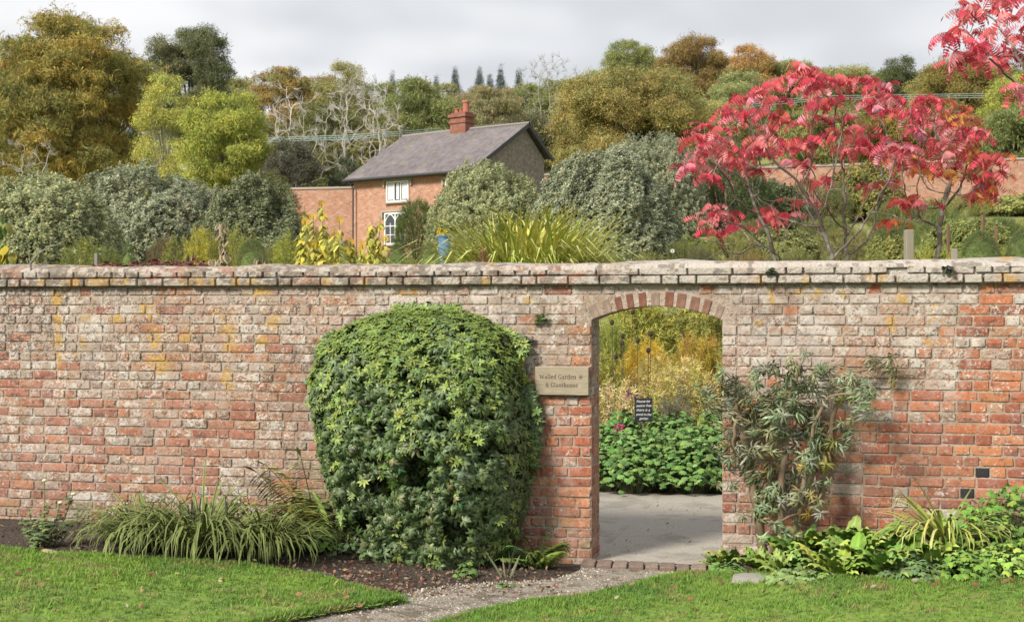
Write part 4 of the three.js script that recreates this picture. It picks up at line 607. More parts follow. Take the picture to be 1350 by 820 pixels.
{
  const G1 = [[0.143, 0.260, 0.039], [0.111, 0.208, 0.039], [0.182, 0.286, 0.052]];
  const p = (px, py, z = 0) => { const b = ground(px, py); b.z -= z; b.y = groundH(b.x, b.z) - 0.01; return b; };
  leafyMound('leafy_plant', 'bright green scalloped leaves below the tall fern', p(405, 730, 0.15), 0.22, 0.2, 170, 0.055, G1, 21, undefined, 60);
  leafyMound('leafy_plant', 'dull green leafy plant behind the bright leaves under the fern', p(398, 712, 0.12), 0.26, 0.34, 260, 0.05, [[0.075, 0.12, 0.03], [0.1, 0.14, 0.035]], 22, undefined, 40);
  leafyMound('leafy_plant', 'pale grey green seedlings at the foot of the evergreen bush', p(480, 738, 0.1), 0.28, 0.16, 170, 0.045, [[0.11, 0.145, 0.06], [0.13, 0.18, 0.05]], 23, undefined, 40);
  leafyMound('leafy_plant', 'single small bright green weed on bare soil under the evergreen bush', p(615, 762), 0.075, 0.11, 40, 0.045, [[0.16, 0.24, 0.04]], 24, undefined, 20);
  leafyMound('leafy_plant', 'tiny green weed at the edge of the gravel path', p(668, 777), 0.06, 0.05, 26, 0.035, G1, 25, undefined, 10);
  // iris-like leaves in front of the bush
  const b = p(668, 762); const g = thing('iris', 'few upright grey green sword leaves in front of the evergreen bush', 'plant', b); const B = buf(); [[0.12, 1, 0.05, 0.3], [-0.45, 0.9, 0.1, 0.24], [0.35, 0.8, 0.2, 0.2], [-0.15, 0.9, 0.3, 0.18], [0.2, 1, 0.1, 0.22]].forEach(([x, y, z, l], i) => leafInto(B, hang(V(x, y, z), V(x * 0.06, 0, 0), 1, i), l, 0.009, 0.25, [0.16 + 0.02 * i, 0.21, 0.12], 5, 0.3)); part('leaves', built(B), leafMatV(), g);
  // the pale flowered plant at the lawn's corner
  const f = p(48, 724, 0.1); const fg = thing('flowering_plant', 'upright pale green plant with small cream flower heads beside dark soil', 'plant', f), r = rng(66), tb = [], list = [], fl = [];
  for (const [dx, h, dz] of [[0, 0.5, 0], [-0.08, 0.3, 0.05], [0.1, 0.34, 0], [0.16, 0.4, -0.05], [-0.14, 0.22, 0.05], [0.24, 0.3, -0.05], [0.06, 0.24, 0.1]]) { const e = V(dx * 1.3, h, dz); tb.push([[V(dx * 0.2, -0.03, dz), V(dx * 0.8, h * 0.5, dz), e], [0.006, 0.005, 0.003]]); for (let i = 0; i < 26; i++) { const t = 0.12 + 0.85 * r(), a = r() * 6.28; list.push([hang(V(Math.cos(a), 0.4, Math.sin(a)), V(dx * 1.2 * t, h * t, dz), 0.055 * (1.25 - 0.6 * t) * (0.7 + 0.6 * r())), tint(r, pick(r, dx > 0.1 ? [[0.09, 0.12, 0.035]] : [[0.17, 0.22, 0.06], [0.2, 0.24, 0.06], [0.11, 0.17, 0.04]]), 0.2)]); } if (h > 0.33) fl.push(e); }
  part('stems', tubes(tb, 5), mat(C(0.12, 0.15, 0.06), 0.8), fg); scatter('foliage', roundLeaf, leafMat, list, fg);
  for (const e of fl) { const q = new THREE.SphereGeometry(0.02, 10, 6); q.scale(1, 0.6, 1); part('flower_head', q, mat(C(0.62, 0.55, 0.33), 0.9), fg).position.copy(e); }
}
{ // broad-leaved plants along the right of the wall
  const blades = [broadLeaf(801, 0.2, 0.042), broadLeaf(802, 0.17, 0.04), broadLeaf(803, 0.22, 0.045)];
  const spots = [[968, 745, 0.2, 18, 'beside the foot of the gateway'], [1010, 752, 0.2, 24, 'below the leggy shrub'], [1050, 735, 0.26, 24, 'at the stem base of the leggy shrub'], [1085, 752, 0.24, 24, 'between leggy shrub and arching yellow leaves'], [1130, 745, 0.24, 24, 'midway along the border by the brick wall'], [1165, 757, 0.22, 24, 'in front of the arching yellow leaves'], [1225, 755, 0.23, 22, 'below the drooping pale yellow leaves'], [1120, 722, 0.24, 19, 'against the brick wall, next to leggy shrub'], [1180, 732, 0.22, 18, 'against the brick wall, beside arching yellow leaves'], [1260, 745, 0.2, 18, 'next to the small leaved green ground plants'], [945, 748, 0.12, 13, 'smallest of the row, at the path edge'], [990, 738, 0.2, 18, 'behind the first rosettes, against the gateway brickwork'], [1035, 757, 0.2, 20, 'at the lawn edge below the leggy shrub'], [1105, 760, 0.2, 20, 'at the lawn edge midway along the border'], [1150, 728, 0.24, 18, 'tucked against the wall behind the midway rosette'], [1200, 745, 0.22, 18, 'half covered by the arching yellow leaves'], [1075, 728, 0.22, 16, 'tucked against the wall behind the leggy shrub']];
  const r = rng(90);
  spots.forEach(([px, py, R, n, where], k) => { R *= 1.2; const b = ground(px, py + 4); b.y = groundH(b.x, b.z) - 0.01; const g = thing('primula', 'broad crinkled green leaf rosette ' + where, 'plant', b, 'broad leaved rosettes along the border'); for (let i = 0; i < n; i++) { const a = i * 2.4 + r(), q = i / n, el = lerp(2.0, 0.6, q) * (0.7 + 0.6 * r()), s = (R / 0.2) * (0.6 + 0.4 * r()); const o = part('leaf', blades[i % 3], pooled(glossLeafMat, tint(r, pick(r, [[0.18, 0.28, 0.05], [0.23, 0.33, 0.065], [0.14, 0.23, 0.045], [0.3, 0.38, 0.09]]), 0.15, 0.1)), g); hang(V(Math.cos(a), el, Math.sin(a) * 0.9 + 0.1), V(Math.cos(a) * 0.03, 0.02 + 0.05 * (1 - q), Math.sin(a) * 0.03), s, (r() - 0.5) * 0.3).decompose(o.position, o.quaternion, o.scale); } });
  const mounds = [[1290, 735, 0.32, 0.34, 'lime green small leaved mound next to the arching yellow leaves', [[0.233, 0.358, 0.054], [0.171, 0.296, 0.047]]], [1338, 728, 0.32, 0.42, 'taller dark green leafy mound against the brick wall', [[0.139, 0.256, 0.047], [0.186, 0.296, 0.047]]], [1325, 762, 0.26, 0.2, 'low lime green mound at the lawn edge', [[0.310, 0.420, 0.078], [0.248, 0.373, 0.062]]], [1270, 765, 0.24, 0.18, 'low mid green mound at the lawn edge', [[0.186, 0.310, 0.047]]], [1400, 740, 0.32, 0.3, 'green leafy mound at the end of the border', [[0.171, 0.279, 0.047]]], [1205, 765, 0.22, 0.14, 'low grey green mound in front of the rosettes', [[0.155, 0.233, 0.078]]], [960, 760, 0.13, 0.09, 'low feathery green patch beside the path', [[0.155, 0.265, 0.047]]], [1070, 765, 0.3, 0.08, 'thin pale green patch along the lawn edge', [[0.233, 0.310, 0.093]]]];
  mounds.forEach(([px, py, R, H, label, pal], k) => { const b = ground(px, py); b.y = groundH(b.x, b.z) - 0.01; leafyMound('leafy_plant', label, b, R, H, 330, 0.048, pal, 900 + k, undefined, 60, [trifoil], 0.7); });
  // arching daylily leaves, yellowing
  const b = onZ(1246, 722, 0.42); b.y = groundH(b.x, b.z) + 0.1; const g = thing('daylily', 'clump of arching pale yellow strap leaves flopping over the rosettes', 'plant', b);
  part('foliage', bladesGeo(911, 110, 0.62, 0.0115, 0.1, 0.95, 3.6, [[0.4, 0.4, 0.1], [0.3, 0.35, 0.07], [0.48, 0.46, 0.18], [0.19, 0.26, 0.05]]), leafMatV(), g);
  const B = buf(); [[-0.55, 0.75, 0.05, 0.6], [-0.9, 0.34, 0.15, 0.72], [-0.25, 0.9, 0, 0.5], [0.35, 0.8, 0, 0.42], [-0.6, 0.6, 0.1, 0.5]].forEach(([x, y, z, l], i) => leafInto(B, hang(V(x, y, z), V(0, 0.04, 0), 1, 0.4 * i), l, 0.008, i === 1 ? 1.5 : 0.5, [0.17, 0.19, 0.045], 7, 0.3)); part('upright_leaves', built(B), leafMatV(), g);
}
{ // small plants rooted in the wall
  const r = rng(3); [[714, 420, 16, 'small green weed growing from a joint above the wooden sign'], [563, 404, 14, 'dark green sprig growing from the wall above the evergreen bush'], [1250, 356, 14, 'grey green sprig rooted in the coping'], [698, 447, 12, 'wispy grey green weed on the wall beside the evergreen bush'], [1018, 358, 9, 'moss tuft between two coping bricks']].forEach(([px, py, s, label], k) => { const b = onZ(px, py, py < 370 ? 0.05 : 0.01), g = thing('wall_weed', label, 'plant', b), list = []; for (let i = 0; i < 46; i++) list.push([hang(V(r() - 0.5, r() - 0.2, 0.3 + r()), V((r() - 0.5) * s / 180, (r() - 0.5) * s / 260, r() * 0.03), 0.024 * (0.6 + 0.8 * r())), tint(r, [[0.1, 0.2, 0.03], [0.06, 0.1, 0.03], [0.09, 0.11, 0.06], [0.08, 0.1, 0.05], [0.1, 0.12, 0.05]][k], 0.2)]); scatter('foliage', roundLeaf, leafMat, list, g); });
}
{ // litter on the soil, chips on the path
  const r = rng(61), dead = (() => { const B = buf(); leafInto(B, frame(V(0, 1, 0.1), 0), 1, 0.24, 0.9, [1, 1, 1], 3, 0.4); return built(B); })(), list = [];
  for (let i = 0; i < 1500; i++) { const px = lerp(370, 740, r()), py = lerp(738, 790, Math.pow(r(), 0.8)), p = ground(px, py); if (p.z < 0.1) continue; p.y = groundH(p.x, p.z) + 0.008; list.push([frame(V(r() - 0.5, (r() - 0.5) * 0.5, r() - 0.5), r() * 6, p, 0.018 + 0.03 * r()), tint(r, pick(r, [[0.22, 0.14, 0.09], [0.3, 0.2, 0.13], [0.16, 0.09, 0.06], [0.33, 0.25, 0.17], [0.2, 0.07, 0.05]]), 0.3)]); }
  for (let i = 0; i < 260; i++) { const px = lerp(0, 130, r()), py = lerp(695, 732, r()), p = ground(px, py); p.y += 0.008; list.push([frame(V(r() - 0.5, (r() - 0.5) * 0.5, r() - 0.5), r() * 6, p, 0.015 + 0.03 * r()), tint(r, pick(r, [[0.2, 0.14, 0.1], [0.3, 0.24, 0.17], [0.1, 0.07, 0.05]]), 0.3)]); }
  const g = new THREE.Group(); g.name = 'leaf_litter'; g.userData = { kind: 'stuff', label: 'dry brown leaf litter scattered over the bare soil', category: 'litter' }; scene.add(g); scatter('dead_leaves', dead, leafMat, list, g);
  const fl = []; for (let i = 0; i < 120; i++) { const left = r() < 0.55, p = ground(left ? lerp(0, 480, r()) : lerp(700, 1350, r()), left ? lerp(748, 818, r()) : lerp(778, 818, r())); p.y = lawnH(p.x, p.z) + 0.018 + 0.015 * r(); fl.push([frame(V(r() - 0.5, 0.25 * (r() - 0.3), r() - 0.5), r() * 6, p, 0.025 + 0.03 * r()), tint(r, pick(r, [[0.4, 0.3, 0.12], [0.32, 0.16, 0.08], [0.45, 0.4, 0.25], [0.2, 0.09, 0.05]]), 0.25)]); }
  for (let i = 0; i < 46; i++) { const q = V(0.02 + Math.pow(r(), 1.8) * 0.9, 0.042, -0.15 - 3.6 * r()); fl.push([frame(V(r() - 0.5, 0.2 * (r() - 0.3), r() - 0.5), r() * 6, q, 0.018 + 0.022 * r()), tint(r, pick(r, [[0.42, 0.34, 0.22], [0.3, 0.17, 0.1], [0.5, 0.46, 0.36]]), 0.25)]); }
  const g2 = new THREE.Group(); g2.name = 'fallen_leaves'; g2.userData = { kind: 'stuff', label: 'small fallen autumn leaves scattered over the lawns and walkway', category: 'leaves' }; scene.add(g2); scatter('dry_leaves', dead, leafMat, fl, g2);
  const chips = [], ch = new THREE.IcosahedronGeometry(1, 0), L = smoothPts(pathLeft, 120), R = smoothPts(pathRight, 120); for (let i = 0; i < 5200; i++) { const u = r(), p = along(L, u).lerp(along(R, u), r() * 1.06 - 0.03), s = 0.004 + 0.008 * r() * r(); p.y = groundH(p.x, p.z) + 0.012; chips.push([M4().compose(p, new THREE.Quaternion().setFromEuler(new THREE.Euler(r() * 6, r() * 6, r() * 6)), V(s * 1.3, s * 0.7, s)), tint(r, pick(r, [[0.4, 0.35, 0.29], [0.3, 0.26, 0.21], [0.22, 0.18, 0.14], [0.48, 0.44, 0.38]]), 0.2)]); }
  const g3 = new THREE.Group(); g3.name = 'gravel'; g3.userData = { kind: 'stuff', label: 'loose pale gravel chips on the curving path', category: 'gravel' }; scene.add(g3); scatter('gravel_chips', ch, mat(0xffffff, 0.95), chips, g3);
  // the big dry leaf on the lawn's corner
  const lb = ground(70, 737); lb.y = lawnH(lb.x, lb.z) + 0.03; const big = thing('fallen_leaf', 'large curled buff coloured dry leaf lying at the lawn edge', 'leaf', lb), B = buf(); leafInto(B, frame(V(1, 0.12, 0.1), 1.2, V(-0.09, 0, 0)), 0.21, 0.055, 0.5, [0.5, 0.42, 0.24], 6, 0.5); part('blade', built(B), leafMatV(), big);
  const B2 = buf(); leafInto(B2, frame(V(-0.4, -0.2, 0.2), 0.2, V(-0.08, 0.01, 0)), 0.07, 0.025, 1, [0.25, 0.17, 0.1], 4, 0.5); part('curled_tip', built(B2), leafMatV(), big);
  const ye = ground(20, 726); ye.y += 0.02; const yl = thing('fallen_leaf', 'small orange yellow leaf lying on the dark soil', 'leaf', ye), B3 = buf(); leafInto(B3, frame(V(1, 0.3, 0), 1, V(-0.04, 0, 0)), 0.08, 0.025, 0.6, [0.5, 0.28, 0.05], 4, 0.4); part('blade', built(B3), leafMatV(), yl);
  const st = ground(1005, 772); st.y = lawnH(st.x, st.z) - 0.0; const stone = thing('flat_stone', 'flat grey stone sunk in the lawn beside the border', 'stone', st), sg = new THREE.CylinderGeometry(0.2, 0.21, 0.05, 11, 1); const sp = sg.attributes.position; for (let i = 0; i < sp.count; i++) { const a = Math.atan2(sp.getZ(i), sp.getX(i)); const k = 0.75 + 0.4 * vn(Math.cos(a) * 2 + 5, Math.sin(a) * 2, 3); sp.setX(i, sp.getX(i) * k); sp.setZ(i, sp.getZ(i) * k * 0.55); } sg.computeVertexNormals(); part('slab', sg, mat(C(0.3, 0.28, 0.25), 0.95, { map: claySkin() }), stone);
}

// ------------------------------------------------------------ house and far walls
const brickTex = texture(512, 512, (i, j, o) => { const row = Math.floor(j / 512 * 28), fx = i / 512 * 9.333 + (row % 2) * 0.5, fy = j / 512 * 28, id = hash(Math.floor(fx) % 9, row, 7), mort = fx % 1 < 0.05 || fy % 1 < 0.13; const n = fbm(i * 0.05, j * 0.05, 3, 500), w = sstep(0.56, 0.75, fbm(i * 0.012, j * 0.02, 4, 501)); let k = 0.7 + 0.4 * id + 0.25 * (n - 0.5); let r = 0.42 * k, g = 0.205 * k, b = 0.13 * k; if (mort) { r = 0.42; g = 0.32; b = 0.25; } r = lerp(r, 0.47, w * 0.5); g = lerp(g, 0.36, w * 0.5); b = lerp(b, 0.3, w * 0.5); o[0] = r; o[1] = g; o[2] = b; });
const farBrick = mat(0xffffff, 0.95, { map: brickTex });
const uvBox = (g, s = 2.1) => { const p = g.attributes.position, n = g.attributes.normal, u = g.attributes.uv; for (let i = 0; i < p.count; i++) u.setXY(i, (Math.abs(n.getX(i)) > 0.7 ? p.getZ(i) : p.getX(i)) / s, (Math.abs(n.getY(i)) > 0.7 ? p.getZ(i) : p.getY(i)) / s); return g; };
{
  const T0 = 102.5, T1 = 95.4, A = at(463, 410, T0), Bp = at(622, 410, T1); A.y = Bp.y = 0;
  const len = A.distanceTo(Bp), turn = Math.atan2(-(Bp.z - A.z), Bp.x - A.x), eave = CAM.y + 9.44, ridge = CAM.y + 12.97, backEave = CAM.y + 10.9, baseY = groundH(A.x, A.z) - 1.2, D = 8.07, RD = 5.66;
  const h = thing('house', 'two storey red brick cottage with grey slate roof and brick chimney', 'house', V(A.x, baseY, A.z), undefined, turn);
  const E = eave - baseY, Rg = ridge - baseY, BE = backEave - baseY;        // local: x along the front, z = -depth
  const w = new THREE.BoxGeometry(len - 0.3, E + 0.05, D - 0.3); w.translate(len / 2, (E + 0.05) / 2, -D / 2); 
  // body walls, front with window openings set in as frames
  part('wall', uvBox(w), farBrick, h);
  const sh = new THREE.Shape(); sh.moveTo(0.2, 0); sh.lineTo(D - 0.2, 0); sh.lineTo(D - 0.2, BE - 0.2); sh.lineTo(RD, Rg - 0.22); sh.lineTo(0.2, E - 0.1); sh.closePath();
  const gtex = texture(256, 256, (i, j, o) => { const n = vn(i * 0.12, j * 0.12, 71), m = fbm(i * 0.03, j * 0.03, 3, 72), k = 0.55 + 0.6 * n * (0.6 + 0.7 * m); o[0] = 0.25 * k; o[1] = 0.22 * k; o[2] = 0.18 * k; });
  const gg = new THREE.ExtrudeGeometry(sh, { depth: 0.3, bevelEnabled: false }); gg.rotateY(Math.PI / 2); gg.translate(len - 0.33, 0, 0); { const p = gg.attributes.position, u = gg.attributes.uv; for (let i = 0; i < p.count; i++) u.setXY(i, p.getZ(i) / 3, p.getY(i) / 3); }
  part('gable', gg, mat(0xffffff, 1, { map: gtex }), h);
  const gl = gg.clone(); gl.translate(-len + 0.33 + 0.02, 0, 0); part('gable', gl, farBrick, h);
  // slates in stepped courses
  const slateTex = texture(512, 256, (i, j, o) => { const row = Math.floor(j / 8), c = Math.floor((i + (row % 2) * 6) / 12), id = hash(c, row, 9), m = fbm(i * 0.012, j * 0.024, 4, 73), moss = sstep(0.58, 0.72, fbm(i * 0.02, j * 0.05, 4, 74)), k = 0.7 + 0.55 * id + 0.5 * (m - 0.5); let r = 0.165 * k, g = 0.142 * k, b = 0.15 * k; if (i % 12 === 0) { r *= 0.6; g *= 0.6; b *= 0.6; } r = lerp(r, 0.17, moss * 0.5); g = lerp(g, 0.175, moss * 0.5); b = lerp(b, 0.1, moss * 0.5); o[0] = r; o[1] = g; o[2] = b; });
  const roofSide = (y0, z0, y1, z1, rows, name) => { const P = [], I = [], U = [], x0 = -0.35, x1 = len + 0.4, dy = (y1 - y0) / rows, dz = (z1 - z0) / rows, nl = Math.hypot(dy, dz), ny = Math.abs(dz) / nl * 0.05, nz = Math.sign(z0 - z1) * Math.abs(dy) / nl * 0.05; const seg = 24; for (let k = 0; k < rows; k++) { for (let s = 0; s <= seg; s++) { const x = lerp(x0, x1, s / seg), wv = (fbm(x * 0.5, k * 0.2, 3, 75) - 0.5) * 0.09; P.push(x, y0 + dy * k + ny + wv, z0 + dz * k + nz, x, y0 + dy * (k + 1) + wv, z0 + dz * (k + 1), x, y0 + dy * k - 0.02 + wv, z0 + dz * k); const u = x / 6, v = k / 32; U.push(u, v, u, v + 1 / 34, u, v); } const b = (k * (seg + 1)) * 3; for (let s = 0; s < seg; s++) { const a = b + s * 3; I.push(a, a + 3, a + 1, a + 3, a + 4, a + 1, a, a + 2, a + 3, a + 3, a + 2, a + 5); } } return part(name, geo(P, I, U), mat(0xffffff, 0.8, { map: slateTex }), h); };
  const roof = roofSide(E - 0.12, 0.42, Rg, -RD, 30, 'roof'); roofSide(BE - 0.15, -D - 0.3, Rg, -RD, 14, 'roof');
  const rl = part('ridge', tubes([[[V(-0.35, Rg + 0.02, -RD), V(len / 2, Rg + 0.05, -RD), V(len + 0.4, Rg + 0.02, -RD)], [0.1, 0.1, 0.1]]], 6), mat(C(0.24, 0.21, 0.19), 0.9), roof); void rl;
  const dark = mat(C(0.035, 0.037, 0.042), 0.6);
  part('gutter', tubes([[[V(-0.35, E - 0.2, 0.5), V(len + 0.35, E - 0.2, 0.5)], [0.1, 0.1]]], 8), dark, h);
  part('drainpipe', tubes([[[V(0.2, E - 0.22, 0.48), V(0.32, E - 0.75, 0.16), V(0.32, 0, 0.16)], [0.06, 0.06, 0.06]]], 8), dark, h);
  const fas = new THREE.BoxGeometry(len + 0.7, 0.2, 0.05); fas.translate(len / 2, E - 0.22, 0.36); part('fascia', fas, dark, h);
  for (const [y0, z0, y1, z1] of [[E - 0.2, 0.45, Rg - 0.06, -RD], [BE - 0.22, -D - 0.32, Rg - 0.06, -RD]]) { const l = Math.hypot(y1 - y0, z1 - z0), b = new THREE.BoxGeometry(0.08, 0.26, l); const o = part('bargeboard', b, dark, h); o.position.set(len + 0.36, (y0 + y1) / 2 - 0.05, (z0 + z1) / 2); o.rotation.x = Math.atan2(y1 - y0, -(z1 - z0)) * (1); if (z0 < z1) o.rotation.x = -Math.atan2(y1 - y0, z1 - z0); }
  // window positions read off the photograph
  const fx = (px) => { const r = rayDir(px, 410), d = V(Bp.x - A.x, 0, Bp.z - A.z).normalize(); const m = [[r.x, -d.x], [r.z, -d.z]], q = [A.x - CAM.x, A.z - CAM.z], det = m[0][0] * m[1][1] - m[0][1] * m[1][0]; return [(m[0][0] * q[1] - m[1][0] * q[0]) / det, (q[0] * m[1][1] - m[0][1] * q[1]) / det]; };
  const frameM = mat(C(0.74, 0.73, 0.7), 0.6), stone = mat(C(0.33, 0.29, 0.23), 0.95), glass = new THREE.MeshPhysicalMaterial({ color: C(0.05, 0.06, 0.07), roughness: 0.06, specularIntensity: 1, ior: 1.5 }), blind = mat(C(0.6, 0.62, 0.64), 0.8);
  const bx = (w2, h2, d2, x, y, z) => { const g = new THREE.BoxGeometry(w2, h2, d2); g.translate(x, y, z); return g; };
  for (const [a, b, yt, yb, kind] of [[508, 537.5, 238.5, 266, 'upper'], [505.5, 534, 280, 322, 'lower'], [586, 606, 236, 262, 'upper']]) {
    const [xa, ta] = fx(a), [xb, tb2] = fx(b), t = (ta + tb2) / 2, top = CAM.y + (410 - yt) / FPX * t - baseY, bot = CAM.y + (410 - yb) / FPX * t - baseY, W = xb - xa, Hh = top - bot, cx = (xa + xb) / 2, z = -0.15;
    const win = part('window', mergeGeometries([bx(W, 0.1, 0.1, cx, top - 0.05, z + 0.05), bx(W, 0.1, 0.1, cx, bot + 0.05, z + 0.05), bx(0.1, Hh - 0.2, 0.1, xa + 0.05, (top + bot) / 2, z + 0.05), bx(0.1, Hh - 0.2, 0.1, xb - 0.05, (top + bot) / 2, z + 0.05)]), frameM, h); void win;
    const arch = kind === 'lower', n = arch ? 2 : 3, sp = (W - 0.2) / n;
    for (let k = 0; k < n; k++) { part('pane', bx(sp - 0.07, Hh - 0.22, 0.02, xa + 0.1 + sp * (k + 0.5), (top + bot) / 2, z + 0.025), glass, win); if (!arch) part('curtain', bx(sp * (k === 1 ? 0.42 : 0.8), Hh - 0.3, 0.008, xa + 0.1 + sp * (k + 0.5) + (k === 0 ? -0.04 : k === 2 ? 0.04 : 0), (top + bot) / 2 + 0.02, z + 0.04), blind, win); if (k) part('mullion', bx(0.09, Hh - 0.2, 0.08, xa + 0.1 + sp * k, (top + bot) / 2, z + 0.05), frameM, win); }
    if (arch) { for (let k = 0; k < 2; k++) { const c = xa + 0.1 + sp * (k + 0.5), pts = []; for (let i = 0; i <= 8; i++) { const s = i / 8; pts.push(V(c - sp / 2 + sp * s, top - 0.55 + 0.42 * Math.sin(Math.PI * s) * (s < 0.5 ? 1 : 1), z + 0.06)); } part('tracery', tubes([[pts, pts.map(() => 0.045)]], 4), frameM, win); for (const f of [0.3, 0.58]) part('glazing_bar', bx(sp - 0.06, 0.05, 0.05, c, bot + Hh * f, z + 0.05), frameM, win); part('glazing_bar', bx(0.05, Hh * 0.62, 0.05, c, bot + Hh * 0.36, z + 0.052), frameM, win); } }
    part('sill', bx(W + 0.2, 0.1, 0.22, cx, bot - 0.05, z + 0.1), stone, h);
    part('hood_mould', mergeGeometries([bx(W + 0.6, 0.16, 0.16, cx, top + 0.12, z + 0.08), bx(0.16, 0.4, 0.16, xa - 0.22, top - 0.16, z + 0.08), bx(0.16, 0.4, 0.16, xb + 0.22, top - 0.16, z + 0.08)]), stone, h);
  }
  // chimney
  const cbx = 5.5, cw = 1.45, cd = 0.95, cm = mat(C(0.6, 0.45, 0.45), 0.95, { map: brickTex }), cy = Rg - 0.45;
  const ch = part('chimney', uvBox(bx(cw, 1.5, cd, cbx, cy + 0.75, -RD)), cm, h);
  part('chimney_course', uvBox(bx(cw + 0.14, 0.16, cd + 0.14, cbx, cy + 1.0, -RD)), cm, ch); part('chimney_course', uvBox(bx(cw + 0.24, 0.2, cd + 0.24, cbx, cy + 1.45, -RD)), cm, ch); part('chimney_course', uvBox(bx(cw - 0.1, 0.14, cd - 0.1, cbx, cy + 1.62, -RD)), cm, ch);
  const pot = mat(C(0.36, 0.13, 0.09), 0.85); for (const [dx, hh, rr] of [[-0.45, 0.35, 0.2], [-0.05, 0.28, 0.16], [0.4, 0.85, 0.26]]) part('chimney_pot', new THREE.LatheGeometry([[rr, 0], [rr * 0.85, hh * 0.8], [rr * 1.08, hh * 0.82], [rr * 1.08, hh], [rr * 0.8, hh]].map(([a, b]) => new THREE.Vector2(a, b)), 12), pot, ch).position.set(cbx + dx, cy + 1.69, -RD);
}
function farWall(label, pts, group) { // each point: pixel, top pixel, depth
  const a = at(pts[0][0], 410, pts[0][2]), b = at(pts[1][0], 410, pts[1][2]), ta = CAM.y + (410 - pts[0][1]) / FPX * pts[0][2], tb = CAM.y + (410 - pts[1][1]) / FPX * pts[1][2];
  const L = Math.hypot(b.x - a.x, b.z - a.z), g = thing('brick_boundary_wall', label, 'garden wall', V(a.x, 0, a.z), group, Math.atan2(-(b.z - a.z), b.x - a.x)), n = 40, P = [], I = [], U = [];
  for (let i = 0; i <= n; i++) { const t = i / n, x = L * t, gx = lerp(a.x, b.x, t), gz = lerp(a.z, b.z, t), y0 = groundH(gx, gz) - 1.5, y1 = lerp(ta, tb, t); for (const [y, z] of [[y0, 0], [y1, 0], [y1, -0.45], [y0, -0.45]]) { P.push(x, y, z); U.push(x / 2.1, y / 2.1); } }
  for (let i = 0; i < n; i++) for (let k = 0; k < 3; k++) { const q = i * 4 + k; I.push(q, q + 4, q + 1, q + 4, q + 5, q + 1); }
  const gm = geo(P, I, U); gm.deleteAttribute('normal'); const ng = gm.toNonIndexed(); ng.computeVertexNormals(); part('brickwork', ng, farBrick, g);
  const c = new THREE.BoxGeometry(L, 0.14, 0.6); const o = part('coping', c, mat(C(0.38, 0.33, 0.29), 0.95, { map: claySkin() }), g); o.position.set(L / 2, (ta + tb) / 2 + 0.06, -0.225); o.rotation.z = Math.atan2(tb - ta, L);
}
farWall('far red brick boundary wall joining the side of the cottage', [[200, 253, 106], [474, 248, 103.6]]);
farWall('far red brick boundary wall behind the red sumac', [[700, 232, 106], [1560, 203, 103]]);

// ------------------------------------------------------------ trees on the hillside
const P_OAK = [[0.388, 0.308, 0.068], [0.308, 0.274, 0.068], [0.239, 0.239, 0.068], [0.479, 0.342, 0.074]], P_DARK = [[0.125, 0.148, 0.063], [0.148, 0.165, 0.068], [0.177, 0.177, 0.074]], P_YEL = [[0.461, 0.445, 0.095], [0.376, 0.405, 0.095], [0.500, 0.484, 0.108]], P_LIME = [[0.376, 0.405, 0.068], [0.433, 0.450, 0.080], [0.296, 0.342, 0.063]], P_BRN = [[0.413, 0.268, 0.082], [0.303, 0.255, 0.082], [0.247, 0.255, 0.082], [0.470, 0.300, 0.082]], P_OLV = [[0.308, 0.302, 0.097], [0.257, 0.268, 0.091], [0.365, 0.336, 0.108]], P_BEECH = [[0.500, 0.280, 0.080], [0.442, 0.255, 0.080], [0.401, 0.308, 0.095]], P_GRN = [[0.228, 0.257, 0.080], [0.188, 0.228, 0.068], [0.285, 0.302, 0.091]], P_TAN = [[0.383, 0.307, 0.165], [0.333, 0.282, 0.128], [0.307, 0.294, 0.141]], P_FIR = [[0.055, 0.086, 0.070], [0.070, 0.101, 0.078]], P_PALE = [[0.396, 0.408, 0.162], [0.344, 0.369, 0.149]];
const wood = 'woodland trees along the hilltop';
